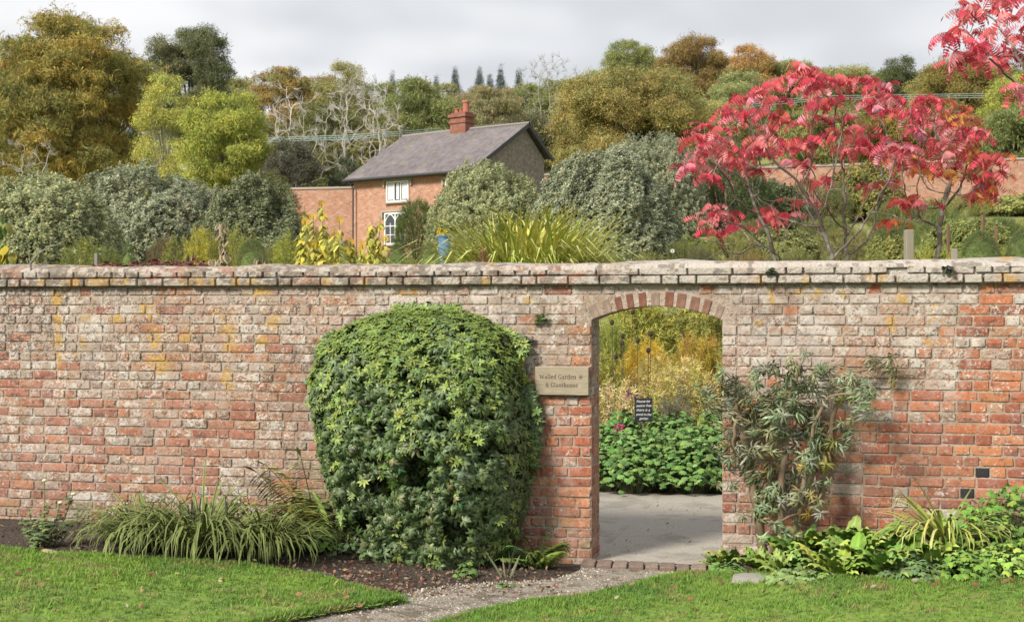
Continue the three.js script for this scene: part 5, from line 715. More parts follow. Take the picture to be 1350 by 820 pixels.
[
  { px: 95, top: 12, w: 232, t: 130, pal: P_OAK, name: 'oak_tree', label: 'largest spreading oak with golden brown leaves behind the silvery shrubs', dens: 1.25, low: 0.1, clumpR: 0.42 },
  { px: 250, top: 34, w: 142, t: 178, pal: P_DARK, name: 'dark_tree', label: 'tall dark green tree rising behind the lime green tree', dens: 1.1, low: 0.3 },
  { px: 217, top: 95, w: 92, t: 121, pal: P_YEL, name: 'birch_tree', label: 'thin yellowish tree between golden oak and lime green tree', dens: 0.75, low: 0.12, clumpR: 0.34, bark: C(0.3, 0.28, 0.24) },
  { px: 298, top: 118, w: 128, t: 112, pal: P_LIME, name: 'lime_green_tree', label: 'rounded bright lime green tree above the silvery shrubs', dens: 1.25, low: 0.08, clumpR: 0.36, bark: C(0.25, 0.23, 0.2) },
  { px: 365, top: 86, w: 112, t: 215, pal: P_BRN, name: 'beech_tree', label: 'brown and green tree directly behind the white dead tree', dens: 1 },
  { px: 450, top: 80, w: 84, t: 205, pal: P_OLV, name: 'round_tree', label: 'tall olive green tree behind the larger bleached dead tree' },
  { px: 555, top: 101, w: 124, t: 150, pal: P_GRN, name: 'round_tree', label: 'rounded mid green tree directly behind the cottage roof', dens: 1.25, low: 0.1 },
  { px: 650, top: 112, w: 95, t: 225, pal: P_TAN, name: 'pale_brown_tree', label: 'pale brown feathery tree behind the chimney', dens: 0.8 },
  { px: 762, top: 118, w: 80, t: 190, pal: P_PALE, name: 'pale_green_tree', label: 'pale green thin tree between cottage gable and golden oak', dens: 0.7 },
  { px: 832, top: 92, w: 232, t: 138, pal: [[0.33, 0.28, 0.075], [0.28, 0.26, 0.075], [0.37, 0.29, 0.09], [0.24, 0.25, 0.075]], name: 'oak_tree', label: 'broad golden olive oak behind the silvery shrub beside the cottage', dens: 1.2, low: 0.06, clumpR: 0.42 },
  { px: 832, top: 51, w: 92, t: 255, pal: P_GRN, name: 'round_tree', label: 'dark green tree top above the broad golden olive oak' },
  { px: 915, top: 47, w: 112, t: 242, pal: [[0.3, 0.19, 0.06], [0.26, 0.2, 0.065], [0.31, 0.23, 0.07]], name: 'beech_tree', label: 'large rusty olive beech on the skyline', dens: 1.1 },
  { px: 990, top: 56, w: 84, t: 238, pal: P_BEECH, name: 'beech_tree', label: 'smaller orange brown beech on the skyline next to red sumac' },
  { px: 980, top: 92, w: 100, t: 185, pal: P_PALE, name: 'pale_green_tree', label: 'pale yellow green tree below the orange beech' },
  { px: 997, top: 98, w: 24, t: 170, pal: P_DARK, name: 'cypress_tree', label: 'narrow dark upright tree beside the red sumac', form: 'cone', clumpR: 0.4, dens: 0.5 },
  { px: 1045, top: 78, w: 90, t: 240, pal: P_OLV, name: 'round_tree', label: 'olive green tree top showing over the red sumac crown' },
  { px: 1188, top: 74, w: 66, t: 235, pal: [[0.12, 0.14, 0.05], [0.1, 0.12, 0.045]], name: 'round_tree', label: 'light green tree top between the two red sumacs', dens: 0.8 },
  { px: 1275, top: 72, w: 150, t: 178, pal: [[0.25, 0.2, 0.05], [0.2, 0.185, 0.05], [0.29, 0.23, 0.05]], name: 'oak_tree', label: 'dark golden oak behind the overhead cables and red sumac', dens: 1.15, low: 0.08 },
  { px: 1350, top: 95, w: 120, t: 160, pal: P_LIME, name: 'lime_green_tree', label: 'yellow green tree behind the branch of the upper red sumac' },
  { px: 1340, top: 140, w: 130, t: 128, pal: P_GRN, name: 'round_tree', label: 'low mid green tree above the far brick wall', low: 0.04 },
  { px: 1170, top: 150, w: 120, t: 126, pal: [[0.24, 0.19, 0.03], [0.19, 0.165, 0.03]], name: 'yellow_tree', label: 'yellow leaved tree seen through the red sumac branches', low: 0.02 },
  { px: 1085, top: 140, w: 130, t: 150, pal: P_OLV, name: 'round_tree', label: 'olive tree behind the middle of the red sumac', low: 0.03 },
  { px: 1230, top: 130, w: 110, t: 150, pal: P_GRN, name: 'round_tree', label: 'mid green tree behind the red sumac and below the cables', low: 0.03 },
  { px: 385, top: 182, w: 88, t: 109, pal: [[0.09, 0.085, 0.055], [0.12, 0.105, 0.065], [0.085, 0.1, 0.05]], name: 'dark_bushy_tree', label: 'low dark purplish tree beside the far brick wall and cottage', low: 0.02, dens: 1.1, clumpR: 0.32 },
  { px: 430, top: 130, w: 130, t: 150, pal: [[0.2, 0.2, 0.06], [0.16, 0.18, 0.055]], name: 'round_tree', label: 'olive tree directly behind the two bleached dead trees', low: 0.03 },
  { px: 500, top: 150, w: 80, t: 140, pal: [[0.3, 0.25, 0.06], [0.22, 0.21, 0.06]], name: 'round_tree', label: 'yellow brown tree at the edge of the slate roof', low: 0.03, dens: 0.9 },
  { px: 455, top: 205, w: 60, t: 112, pal: [[0.11, 0.13, 0.07], [0.09, 0.11, 0.05]], name: 'round_tree', label: 'small grey green tree over the far wall next to the cottage', low: 0.02, dens: 0.8, clumpR: 0.3 },
].forEach((o) => tree(o));
[[35, 60, 120, 200, P_OLV], [150, 70, 120, 210, P_GRN], [310, 100, 110, 230, P_OLV], [420, 98, 90, 250, P_BRN], [500, 108, 90, 250, P_GRN], [575, 106, 90, 260, P_OLV], [625, 112, 80, 250, P_TAN], [695, 108, 90, 260, P_GRN], [740, 102, 90, 270, P_OLV], [785, 88, 80, 270, P_PALE], [870, 75, 80, 265, P_OLV], [950, 75, 90, 255, P_BRN], [1030, 90, 100, 250, P_GRN], [1100, 86, 130, 240, P_OLV], [1165, 90, 110, 240, P_GRN], [1240, 88, 100, 230, P_OLV], [1330, 82, 110, 220, P_GRN], [-30, 50, 150, 180, P_GRN], [-110, 60, 190, 150, P_OLV], [-230, 70, 200, 170, P_GRN], [-350, 60, 210, 160, P_BRN], [-480, 70, 220, 170, P_OLV], [1540, 80, 190, 190, P_GRN], [1680, 70, 200, 180, P_OLV], [1420, 70, 150, 210, P_OLV], [700, 150, 110, 170, [[0.13, 0.12, 0.05], [0.11, 0.11, 0.045]]], [600, 150, 110, 170, P_OLV], [330, 150, 110, 150, P_OLV], [940, 130, 130, 160, P_OLV], [40, 140, 130, 160, P_OLV]].forEach(([px, top, w, t, pal], k) => tree({ px, top, w, t, pal, seed: 3000 + k, name: 'woodland_tree', label: ({ o: 'olive woodland tree in the dense wood on the hillside', g: 'mid green woodland tree in the dense wood on the hillside', b: 'brown leaved woodland tree in the dense wood on the hillside', t: 'pale brown woodland tree in the dense wood on the hillside', p: 'pale yellow green woodland tree in the dense wood on the hillside' })[pal === P_OLV ? 'o' : pal === P_GRN ? 'g' : pal === P_BRN ? 'b' : pal === P_PALE ? 'p' : 't'], group: wood, low: 0.02, dens: 0.8, clumpR: 0.55 }));
[[517, 94, 66], [600, 87, 66], [632, 86, 60], [660, 87, 58], [684, 92, 62], [575, 101, 50], [534, 104, 50], [646, 97, 54]].forEach(([px, top, w], k) => tree({ px, top, w, t: 360, pal: P_FIR, form: 'cone', seed: 4000 + k, name: 'fir_tree', label: 'dark blue green fir with pointed top on the hilltop skyline', group: 'firs on the hilltop', clumpR: 0.9, dens: 0.6 }));
deadTree({ px: 385, top: 112, w: 92, t: 124, label: 'smaller bleached dead tree with twisted white limbs above the dark tree', seed: 51, n: 110, tip: 0.05 });
deadTree({ px: 478, top: 96, w: 120, t: 128, label: 'larger bleached dead tree with tangled white branches behind the cottage corner', seed: 52, n: 230, tip: 0.05 });
deadTree({ px: 722, top: 66, w: 90, t: 250, label: 'leafless pale grey tree on the skyline behind the gable', seed: 53, n: 150, tip: 0.04, col: C(0.3, 0.28, 0.25), wob: 0.3 });
deadTree({ px: 805, top: 112, w: 40, t: 195, label: 'small pale bare tree beside the broad golden olive oak', seed: 54, n: 50, tip: 0.05 });
deadTree({ px: 40, top: 175, w: 110, t: 112, label: 'pale bare branches under the largest spreading oak', seed: 55, n: 50, tip: 0.035, col: C(0.36, 0.33, 0.29) });
{ // overhead cables
  const m = mat(C(0.34, 0.44, 0.42), 0.5);
  for (let k = 0; k < 3; k++) { const pts = []; for (let i = 0; i <= 30; i++) { const u = i / 30, px = lerp(300, 1500, u), t = interp([[300, 119], [520, 121], [640, 168], [1500, 165]], px), py = interp([[300, 186], [460, 181], [700, 163], [1090, 129], [1300, 126], [1500, 124]], px) + (k - 1) * 2.6; pts.push(at(px, py, t)); } const b = pts[0].clone(), g = thing('overhead_cable', 'thin pale teal overhead cable strung across the hillside behind the cottage', 'cable', b, 'overhead cables'); part('wire', tubes([[pts.map((p) => p.clone().sub(b)), pts.map(() => 0.032)]], 5), m, g); }
}

// ------------------------------------------------------------ shrubs and beds of the walled garden
const P_SIL = [[0.32, 0.345, 0.215], [0.28, 0.31, 0.175], [0.4, 0.42, 0.27], [0.23, 0.255, 0.135]], P_SIL2 = [[0.36, 0.38, 0.185], [0.31, 0.345, 0.16], [0.43, 0.44, 0.22]];
shrub({ px: 40, top: 212, w: 250, t: 46, pal: P_SIL2, label: 'silvery green shrub at the garden corner below the largest oak', seed: 101, n: 3600, size: 0.34, gs: tufts2, lump: 0.3 });
shrub({ px: 192, top: 206, w: 262, t: 56, pal: P_SIL, label: 'broad blue grey shrub below the lime green tree', seed: 102, n: 3400, size: 0.34, gs: tufts2, lump: 0.3 });
shrub({ px: 330, top: 220, w: 160, t: 52, pal: [[0.19, 0.22, 0.1], [0.24, 0.26, 0.13]], label: 'dark silvery shrub next to the far brick wall', seed: 103, n: 2800, size: 0.34, gs: tufts2, lump: 0.3 });
shrub({ px: 352, top: 218, w: 100, t: 62, pal: [[0.16, 0.165, 0.04], [0.13, 0.14, 0.04]], label: 'yellowish shrub just behind the dark silvery shrub', seed: 104, n: 1600, size: 0.5, gs: leafyShoots });
shrub({ px: 645, top: 204, w: 176, t: 66, pal: P_SIL2, label: 'silvery shrub in front of the cottage gable', seed: 105, n: 3400, size: 0.34, gs: tufts2, lump: 0.3 });
shrub({ px: 793, top: 187, w: 226, t: 60, pal: P_SIL, label: 'largest silvery blue shrub behind the tall grass clump', seed: 106, n: 5200, size: 0.34, gs: tufts2, lump: 0.3 });
shrub({ px: 850, top: 166, w: 176, t: 82, pal: P_SIL, label: 'silvery shrub rising behind the largest silvery blue shrub', seed: 107, n: 3600, size: 0.34, gs: tufts2, lump: 0.3 });
shrub({ px: 952, top: 196, w: 150, t: 86, pal: [[0.1, 0.15, 0.05], [0.14, 0.18, 0.06]], label: 'dark green shrub beside the crown of the red sumac', seed: 108, n: 2600, size: 0.7, gs: leafyShoots });
shrub({ px: 550, top: 256, w: 62, t: 74, pal: [[0.111, 0.156, 0.029], [0.078, 0.124, 0.026], [0.182, 0.215, 0.039]], label: 'glossy dark green shrub against the cottage beside the lower window', seed: 109, n: 1500, size: 0.45, gs: leafyShoots, up: 0.2 });
shrub({ px: 277, top: 293, w: 62, t: 34, pal: [[0.390, 0.351, 0.046], [0.325, 0.325, 0.046], [0.260, 0.273, 0.046]], label: 'bright yellow feathery shrub behind the striped climber', seed: 110, n: 1700, size: 0.28, gs: shoots });
shrub({ px: 212, top: 302, w: 62, t: 36, pal: [[0.208, 0.156, 0.072], [0.247, 0.156, 0.065], [0.169, 0.169, 0.065]], label: 'russet brown shrub beside the bright yellow shrub', seed: 111, n: 1400, size: 0.25 });
shrub({ px: 375, top: 308, w: 75, t: 38, pal: [[0.234, 0.247, 0.046], [0.182, 0.221, 0.046], [0.312, 0.286, 0.052]], label: 'yellow green bushy plant behind the clipped drum', seed: 112, n: 1600, size: 0.26 });
shrub({ px: 140, top: 318, w: 60, t: 30, pal: [[0.221, 0.234, 0.052], [0.156, 0.195, 0.046]], label: 'yellow green low shrub in front of the blue grey shrub', seed: 113, n: 1000, size: 0.24, gs: leafyShoots });
shrub({ px: 410, top: 292, w: 70, t: 60, pal: [[0.195, 0.143, 0.078], [0.156, 0.130, 0.065]], label: 'thin brownish shrub against the far brick wall by the cottage', seed: 114, n: 700, size: 0.4 });
topiary({ px: 168, top: 322, w: 28, t: 40, label: 'small clipped box dome beside the russet shrub', seed: 1 });
topiary({ px: 332, top: 317, w: 42, t: 36, label: 'clipped box drum beside the bright yellow shrub', seed: 2, drum: 1 });
topiary({ px: 374, top: 328, w: 26, t: 40, label: 'small clipped box drum next to the larger one', seed: 3, drum: 1 });
topiary({ px: 457, top: 318, w: 40, t: 48, label: 'clipped box dome behind the yellow sunflower stems', seed: 4 });
topiary({ px: 523, top: 322, w: 36, t: 52, label: 'clipped box dome below the cottage lower window', seed: 5 });
topiary({ px: 566, top: 321, w: 34, t: 50, label: 'clipped box dome in front of the glossy dark shrub', seed: 6 });
topiary({ px: 1293, top: 306, w: 64, t: 44, label: 'wide clipped box dome in the vegetable garden', seed: 7 });
topiary({ px: 1352, top: 302, w: 60, t: 44, label: 'clipped box cone at the end of the vegetable garden', seed: 8 });
{ // tall grass clump with one russet plant in front
  const b = spot(690, 28), g = thing('tall_grass', 'wide clump of tall arching yellow green grass above the coping', 'ornamental grass', b);
  const r = rng(15), list = [], bl = [1, 2].map((k) => bladesGeo(1000 + k, 20, 2.0, 0.021, 0.16, 0.05, 2.3, [[0.42, 0.46, 0.06], [0.32, 0.4, 0.055], [0.5, 0.48, 0.1], [0.54, 0.5, 0.22], [0.24, 0.33, 0.05]]));
  const blH = Math.min(...bl.map((g2) => { g2.computeBoundingBox(); return g2.boundingBox.max.y; })); const topY = (px) => interp([[575, 335], [600, 314], [640, 297], [700, 292], [760, 290], [795, 300], [812, 325]], px);
  for (let i = 0; i < 230; i++) { const px = lerp(648, 738, r()), t = 28 + (r() - 0.5) * 2.6, p = at(px, topY(px), t); const q = spot(px, t), s = (p.y - q.y + 0.1) / blH * (0.78 + 0.28 * r()); list.push([M4().compose(q.sub(b), new THREE.Quaternion().setFromAxisAngle(UPY, r() * 6.28), V(s, s, s)), tint(r, [1, 1, 1], 0.15)]); }
  scatterMany('foliage', bl, leafMat, list, g);
  shrub({ px: 635, top: 312, w: 34, t: 25.6, pal: [[0.26, 0.1, 0.05], [0.22, 0.11, 0.05], [0.3, 0.14, 0.07]], label: 'russet pink plant in front of the tall grass', seed: 131, n: 380, size: 0.3, shape: 2 });
}
function sunflower(px, top, t, seed, label, group) { // leafy yellow stem with a few flowers
  const b = spot(px, t), H = (410 - top) / FPX * t + CAM.y - b.y, r = rng(seed), g = thing('sunflower', label, 'flower', b, group), tb = [], list = [], bend = (r() - 0.5) * 0.25;
  const c = (u) => V(bend * u * u, H * u, 0.05 * Math.sin(u * 4)); const pts = []; for (let i = 0; i <= 8; i++) pts.push(c(i / 8)); tb.push([pts, pts.map((_, i) => 0.012 - 0.0009 * i)]);
  for (let i = 0; i < 90; i++) { const u = 0.35 + 0.63 * r(), a = r() * 6.28; list.push([hang(V(Math.cos(a), 0.2 - 0.6 * r(), Math.sin(a)), c(u), (0.26 - 0.12 * u) * (0.7 + 0.6 * r())), tint(r, pick(r, [[0.5, 0.43, 0.06], [0.42, 0.4, 0.06], [0.3, 0.33, 0.06], [0.55, 0.47, 0.09]]), 0.2), 1]); }
  part('stem', tubes(tb, 5), mat(C(0.16, 0.17, 0.05), 0.8), g);
  const lf = sunflower.l ??= (() => { const B = buf(); leafInto(B, M4(), 1, 0.2, 1.2, [1, 1, 1], 4, 0.25); return built(B); })();
  pieces('leaf', 'foliage', [lf], leafMat, list, g, 14);
  const fp = sunflower.f ??= (() => { const B = buf(); for (let k = 0; k < 11; k++) { const a = k / 11 * 6.283; leafInto(B, frame(V(Math.cos(a), Math.sin(a), 0.1), 0, V(Math.cos(a) * 0.2, Math.sin(a) * 0.2, 0)), 0.8, 0.16, 0.2, [1, 1, 1], 2, 0.1); } return built(B); })();
  if (r() < 0.75) { const o = part('flower_head', fp, pooled(leafMat, C(0.6, 0.38, 0.02)), g); o.position.copy(c(1)); o.scale.setScalar(0.075); o.rotation.y = YAW + (r() - 0.5) * 0.8; }
  return g;
}
[[396, 292], [404, 270], [415, 285], [425, 300], [432, 268], [440, 300], [449, 310], [470, 318], [480, 290], [486, 322], [493, 285], [502, 315], [420, 322], [408, 326], [476, 330], [498, 332], [400, 300], [412, 310], [428, 285], [436, 318], [444, 290], [458, 330], [488, 305], [508, 326]].forEach(([px, top], k) => sunflower(px, top, 22 + (k % 4) * 0.5, 1100 + k, px < 460 ? 'tall yellowing leafy stem with small yellow flowers before the far wall' : 'tall yellowing leafy stem with small yellow flowers before the cottage', 'yellowing flower stems'));
{ // variegated climber and creepers on the garden side of the wall
  const lf = (() => { const B = buf(); leafInto(B, M4(), 1, 0.34, 0.9, [1, 1, 1], 4, 0.2); return built(B); })(), edgeLf = (() => { const B = buf(); leafInto(B, M4(), 1, 0.38, 0.9, [3.4, 2.5, 4.6], 4, 0.18); leafInto(B, M4().makeTranslation(0, 0.06, -0.025), 0.85, 0.22, 0.85, [1, 1, 1], 4, 0.2); return built(B); })();
  const r = rng(17);
  for (const [px, top, w, n, label] of [[296, 291, 14, 26, 'tallest cream edged leafy climber standing above the coping'], [252, 333, 14, 9, 'short cream edged climber tip by the russet shrub'], [276, 340, 22, 12, 'low cream edged climber leaves at the foot of the yellow shrub'], [345, 338, 20, 8, 'few cream edged leaves in front of the clipped drum']]) {
    const z = -0.55, b = onZ(px, 352, z), H = onZ(px, top, z).y - b.y, y0 = 0; b.y = y0; const lift = onZ(px, 352, z).y; const g = thing('climber', label, 'climber', b), pts = []; for (let i = 0; i <= 10; i++) pts.push(V(Math.sin(i * 1.3) * 0.03, (lift + H) * i / 10, Math.cos(i * 1.7) * 0.02)); part('stem', tubes([[pts, pts.map(() => 0.008)]], 5), mat(C(0.12, 0.1, 0.06), 0.9), g);
    for (let i = 0; i < n; i++) { const a = r() * 6.28, y = lift + H * (i + r()) / n - 0.05, o = part('leaf', edgeLf, pooled(leafMat, C(0.11, 0.15, 0.05)), g); hang(V(Math.cos(a) * 0.7, -0.35 - 0.6 * r(), Math.sin(a) * 0.5 + 0.5), V((r() - 0.5) * w / 170, y + 0.04, 0.03), 0.065 + 0.04 * r(), (r() - 0.5) * 0.5).decompose(o.position, o.quaternion, o.scale); }
  }
  for (const [px, top, label, n, pal] of [[10, 322, 'yellow leaved vine tip above the coping at the wall end', 22, [[0.38, 0.34, 0.03], [0.3, 0.32, 0.04]]], [2, 255, 'green leaved vine hanging beside the silvery corner shrub', 30, [[0.2, 0.26, 0.04], [0.13, 0.19, 0.035]]]]) {
    const z = -0.5, b = onZ(px, 352, z), lift = b.y, H = onZ(px, top, z).y - lift; b.y = 0; const g = thing('vine', label, 'climber', b), pts = []; for (let i = 0; i <= 10; i++) pts.push(V(Math.sin(i * 1.1) * 0.03 - 0.04, (lift + H) * i / 10, 0)); part('stem', tubes([[pts, pts.map(() => 0.007)]], 5), mat(C(0.12, 0.1, 0.06), 0.9), g);
    for (let i = 0; i < n; i++) { const a = r() * 6.28, o = part('leaf', lf, pooled(leafMat, tint(r, pick(r, pal), 0.2)), g); hang(V(Math.cos(a) * 0.7, -0.3 - 0.6 * r(), 0.5 + Math.sin(a) * 0.5), V((r() - 0.5) * 0.16, lift + H * r(), 0.02 + r() * 0.05), 0.07 + 0.06 * r()).decompose(o.position, o.quaternion, o.scale); }
  }
  { const b = onZ(205, 352, -0.22); b.y = 2.24; const g = thing('red_creeper', 'mat of small dark red creeper leaves along the top of the coping', 'creeper', b), list = [], tb = []; for (let i = 0; i < 420; i++) { const x = (r() - 0.5) * 1.02, k = 1 - Math.abs(x) * 0.9; list.push([hang(V(r() - 0.5, r() * 0.5, r() - 0.2), V(x, 0.03 + r() * 0.075 * k * (0.5 + vn(x * 9, 2, 4)), (r() - 0.5) * 0.2), 0.02 + 0.022 * r()), tint(r, pick(r, [[0.22, 0.03, 0.035], [0.16, 0.025, 0.03], [0.3, 0.06, 0.05]]), 0.25)]); } for (let i = 0; i < 16; i++) { const x = (r() - 0.5) * 0.9; tb.push([[V(x, 0.02, 0), V(x + 0.1, 0.06, 0.02), V(x + 0.2 * (r() - 0.3), 0.08 + 0.05 * r(), 0.05)], [0.004, 0.003, 0.002]]); } part('stems', tubes(tb, 4), mat(C(0.1, 0.05, 0.04), 0.9), g); scatter('foliage', roundLeaf, leafMat, list, g); }
  { const b = onZ(40, 356, 0.02), g = thing('dead_twig', 'bare forked grey twig rising from the coping', 'twig', b); const q = (px, py) => onZ(px, py, 0.02).sub(b); part('stem', tubes([[[q(40, 360), q(39, 347), q(48, 336), q(62, 326), q(74, 323), q(86, 317)], [0.009, 0.009, 0.008, 0.007, 0.005, 0.003]], [[q(39, 347), q(37, 334), q(36, 332)], [0.005, 0.004, 0.002]], [[q(45, 351), q(55, 347), q(64, 345)], [0.005, 0.004, 0.002]], [[q(54, 331), q(51, 327)], [0.004, 0.002]], [[q(66, 325), q(65, 313)], [0.003, 0.002]]], 6), mat(C(0.2, 0.17, 0.14), 0.9), g); for (const [a, c] of [[65, 313], [85, 311]]) { const B = buf(); leafInto(B, hang(V(1, 0.3, 0.4), q(a, c)), 0.035, 0.01, 1.2, [0.45, 0.33, 0.2], 3, 0.4); part('leaf', built(B), leafMatV(), g); } }
}
// posts of the garden beyond
function post(px, top, w, t, label, col, seed) { const b = spot(px, t), H = (410 - top) / FPX * t + CAM.y - b.y, W = w / FPX * t, g = thing('wooden_post', label, 'post', b); const p = new RoundedBoxGeometry(W, H + 0.3, W, 2, W * 0.12); const o = part('shaft', p, mat(col, 0.95, { map: claySkin() }), g); o.position.y = H / 2 - 0.15; o.rotation.y = seed; return g; }
post(126, 334, 4, 13, 'short grey stake standing behind the coping near the red creeper', C(0.25, 0.23, 0.2), 0.2);
post(1199, 303, 11, 30, 'thick pale wooden post behind the red sumac stems', C(0.25, 0.22, 0.17), 0.3);
post(1259, 328, 8, 31, 'short pale wooden post beside the clipped dome', C(0.26, 0.23, 0.19), 0.1);
post(1251, 298, 3.5, 52, 'thin brown stake beyond the thick pale post', C(0.16, 0.09, 0.06), 0.5);
post(1297, 283, 3.5, 60, 'thin brown stake above the wide clipped dome', C(0.16, 0.09, 0.06), 0.7);
post(1314, 298, 3.5, 58, 'thin brown stake between the two clipped box shapes', C(0.16, 0.09, 0.06), 0.1);
{ // weathered bench, planter, dahlia
  const bb = spot(842, 66), bg = thing('garden_bench', 'weathered pale bench on the grass below the largest silvery shrub', 'bench', bb, undefined, 0.5), bm = mat(C(0.46, 0.43, 0.38), 0.9), bb2 = (w, h, d, x, yy, z) => { const q = new THREE.BoxGeometry(w, h, d); q.translate(x, yy, z); return q; }; for (let k = 0; k < 3; k++) part('seat_slat', bb2(1.3, 0.04, 0.12, 0, 0.46, -0.15 + k * 0.15), bm, bg); for (let k = 0; k < 2; k++) part('back_slat', bb2(1.3, 0.12, 0.04, 0, 0.68 + 0.2 * k, -0.26), bm, bg); for (const sx of [-0.58, 0.58]) { part('leg', bb2(0.07, 0.44, 0.07, sx, 0.22, 0.17), bm, bg); part('leg', bb2(0.07, 0.95, 0.07, sx, 0.47, -0.31), bm, bg); }
  const fb = spot(586, 55), fg = thing('planter', 'blue planter with yellow flowers beside the glossy dark shrub', 'planter', fb), fy = (py) => (410 - py) / FPX * 55 + CAM.y - fb.y; part('tub', new THREE.LatheGeometry([[0.001, 0], [0.2, 0], [0.24, fy(311) - 0.06], [0.27, fy(311) - 0.05], [0.27, fy(311)], [0.22, fy(311)], [0.21, fy(311) - 0.08]].map(([a, q]) => new THREE.Vector2(a, q)), 18), mat(C(0.07, 0.2, 0.38), 0.6), fg); const r = rng(5), li = []; for (let i = 0; i < 140; i++) li.push([hang(V(r() - 0.5, 0.5, r() - 0.5), V((r() - 0.5) * 0.5, fy(308) + r() * 0.3, (r() - 0.5) * 0.5), 0.09), tint(r, [0.1, 0.14, 0.03], 0.3)]); scatter('foliage', roundLeaf, leafMat, li, fg); for (const [dx, py] of [[-0.14, 307], [-0.1, 303], [0.14, 305], [0.02, 309]]) { const o = part('flower_head', sunflower.f, pooled(leafMat, C(0.62, 0.4, 0.03)), fg); o.position.set(dx, fy(py), 0.35); o.scale.setScalar(0.1); }
  const db = spot(887, 40), dg = thing('dahlia', 'single white flower on a thin stem in the garden grass', 'flower', db), dy = (410 - 331) / FPX * 40 + CAM.y - db.y; part('stem', tubes([[[V(0, -0.1, 0), V(0.02, dy * 0.6, 0), V(0, dy, 0)], [0.015, 0.012, 0.01]]], 5), mat(C(0.1, 0.14, 0.04), 0.8), dg); const o = part('flower_head', sunflower.f, pooled(leafMat, C(0.75, 0.74, 0.68)), dg); o.position.set(0, dy, 0.02); o.scale.setScalar(0.075);
}
// loose planting on the slope
[[905, 312, 70, 58, [[0.224, 0.252, 0.056], [0.182, 0.210, 0.056]], 'yellow green plants below the dark green shrub'], [860, 326, 60, 48, [[0.210, 0.196, 0.070], [0.238, 0.238, 0.070]], 'straw coloured plants in front of the weathered bench'], [925, 322, 40, 52, [[0.140, 0.126, 0.070], [0.182, 0.196, 0.070]], 'brownish plant under the lowest red leaves'], [985, 326, 80, 44, [[0.280, 0.182, 0.063], [0.238, 0.196, 0.070]], 'orange brown plants behind the low sumac branch'], [1040, 318, 90, 50, [[0.210, 0.238, 0.084], [0.266, 0.266, 0.070]], 'pale green plants behind the sumac trunk'], [1120, 310, 70, 54, [[0.280, 0.238, 0.070], [0.196, 0.210, 0.070]], 'yellow plants between the sumac stems'], [1160, 322, 60, 42, [[0.182, 0.224, 0.063], [0.280, 0.280, 0.056]], 'yellow green plants beside the thick pale post'], [1235, 316, 90, 40, [[0.378, 0.378, 0.049], [0.294, 0.322, 0.049]], 'bright yellow green crop between the pale posts'], [1320, 320, 70, 50, [[0.364, 0.364, 0.056], [0.280, 0.308, 0.056]], 'bright yellow green crop behind the clipped box shapes'], [1240, 272, 90, 66, [[0.140, 0.196, 0.049], [0.196, 0.238, 0.056]], 'green bean row below the far wall'], [1310, 280, 80, 70, [[0.119, 0.175, 0.049], [0.168, 0.210, 0.056]], 'darker green bean row below the far wall'], [1180, 285, 60, 70, [[0.196, 0.224, 0.070], [0.140, 0.182, 0.056]], 'pale green plants below the far wall behind the sumac'], [820, 335, 60, 40, [[0.168, 0.182, 0.098], [0.210, 0.210, 0.084]], 'grey green low plants at the end of the tall grass'], [540, 334, 50, 40, [[0.238, 0.280, 0.070], [0.280, 0.308, 0.070]], 'low lime plants in front of the clipped domes'], [1000, 290, 70, 76, [[0.154, 0.196, 0.063], [0.210, 0.238, 0.070]], 'green plants between dark shrub and sumac'], [1090, 285, 80, 78, [[0.168, 0.210, 0.056], [0.238, 0.238, 0.070]], 'green plants behind the sumac centre']].forEach(([px, top, w, t, pal, label], k) => shrub({ px, top, w, t, pal, label, seed: 200 + k, n: 700, size: 0.3 * t / 50, gs: k % 2 ? leafyShoots : shoots, name: 'border_plant', category: 'plant', lump: 0.4, up: 0.5 }));

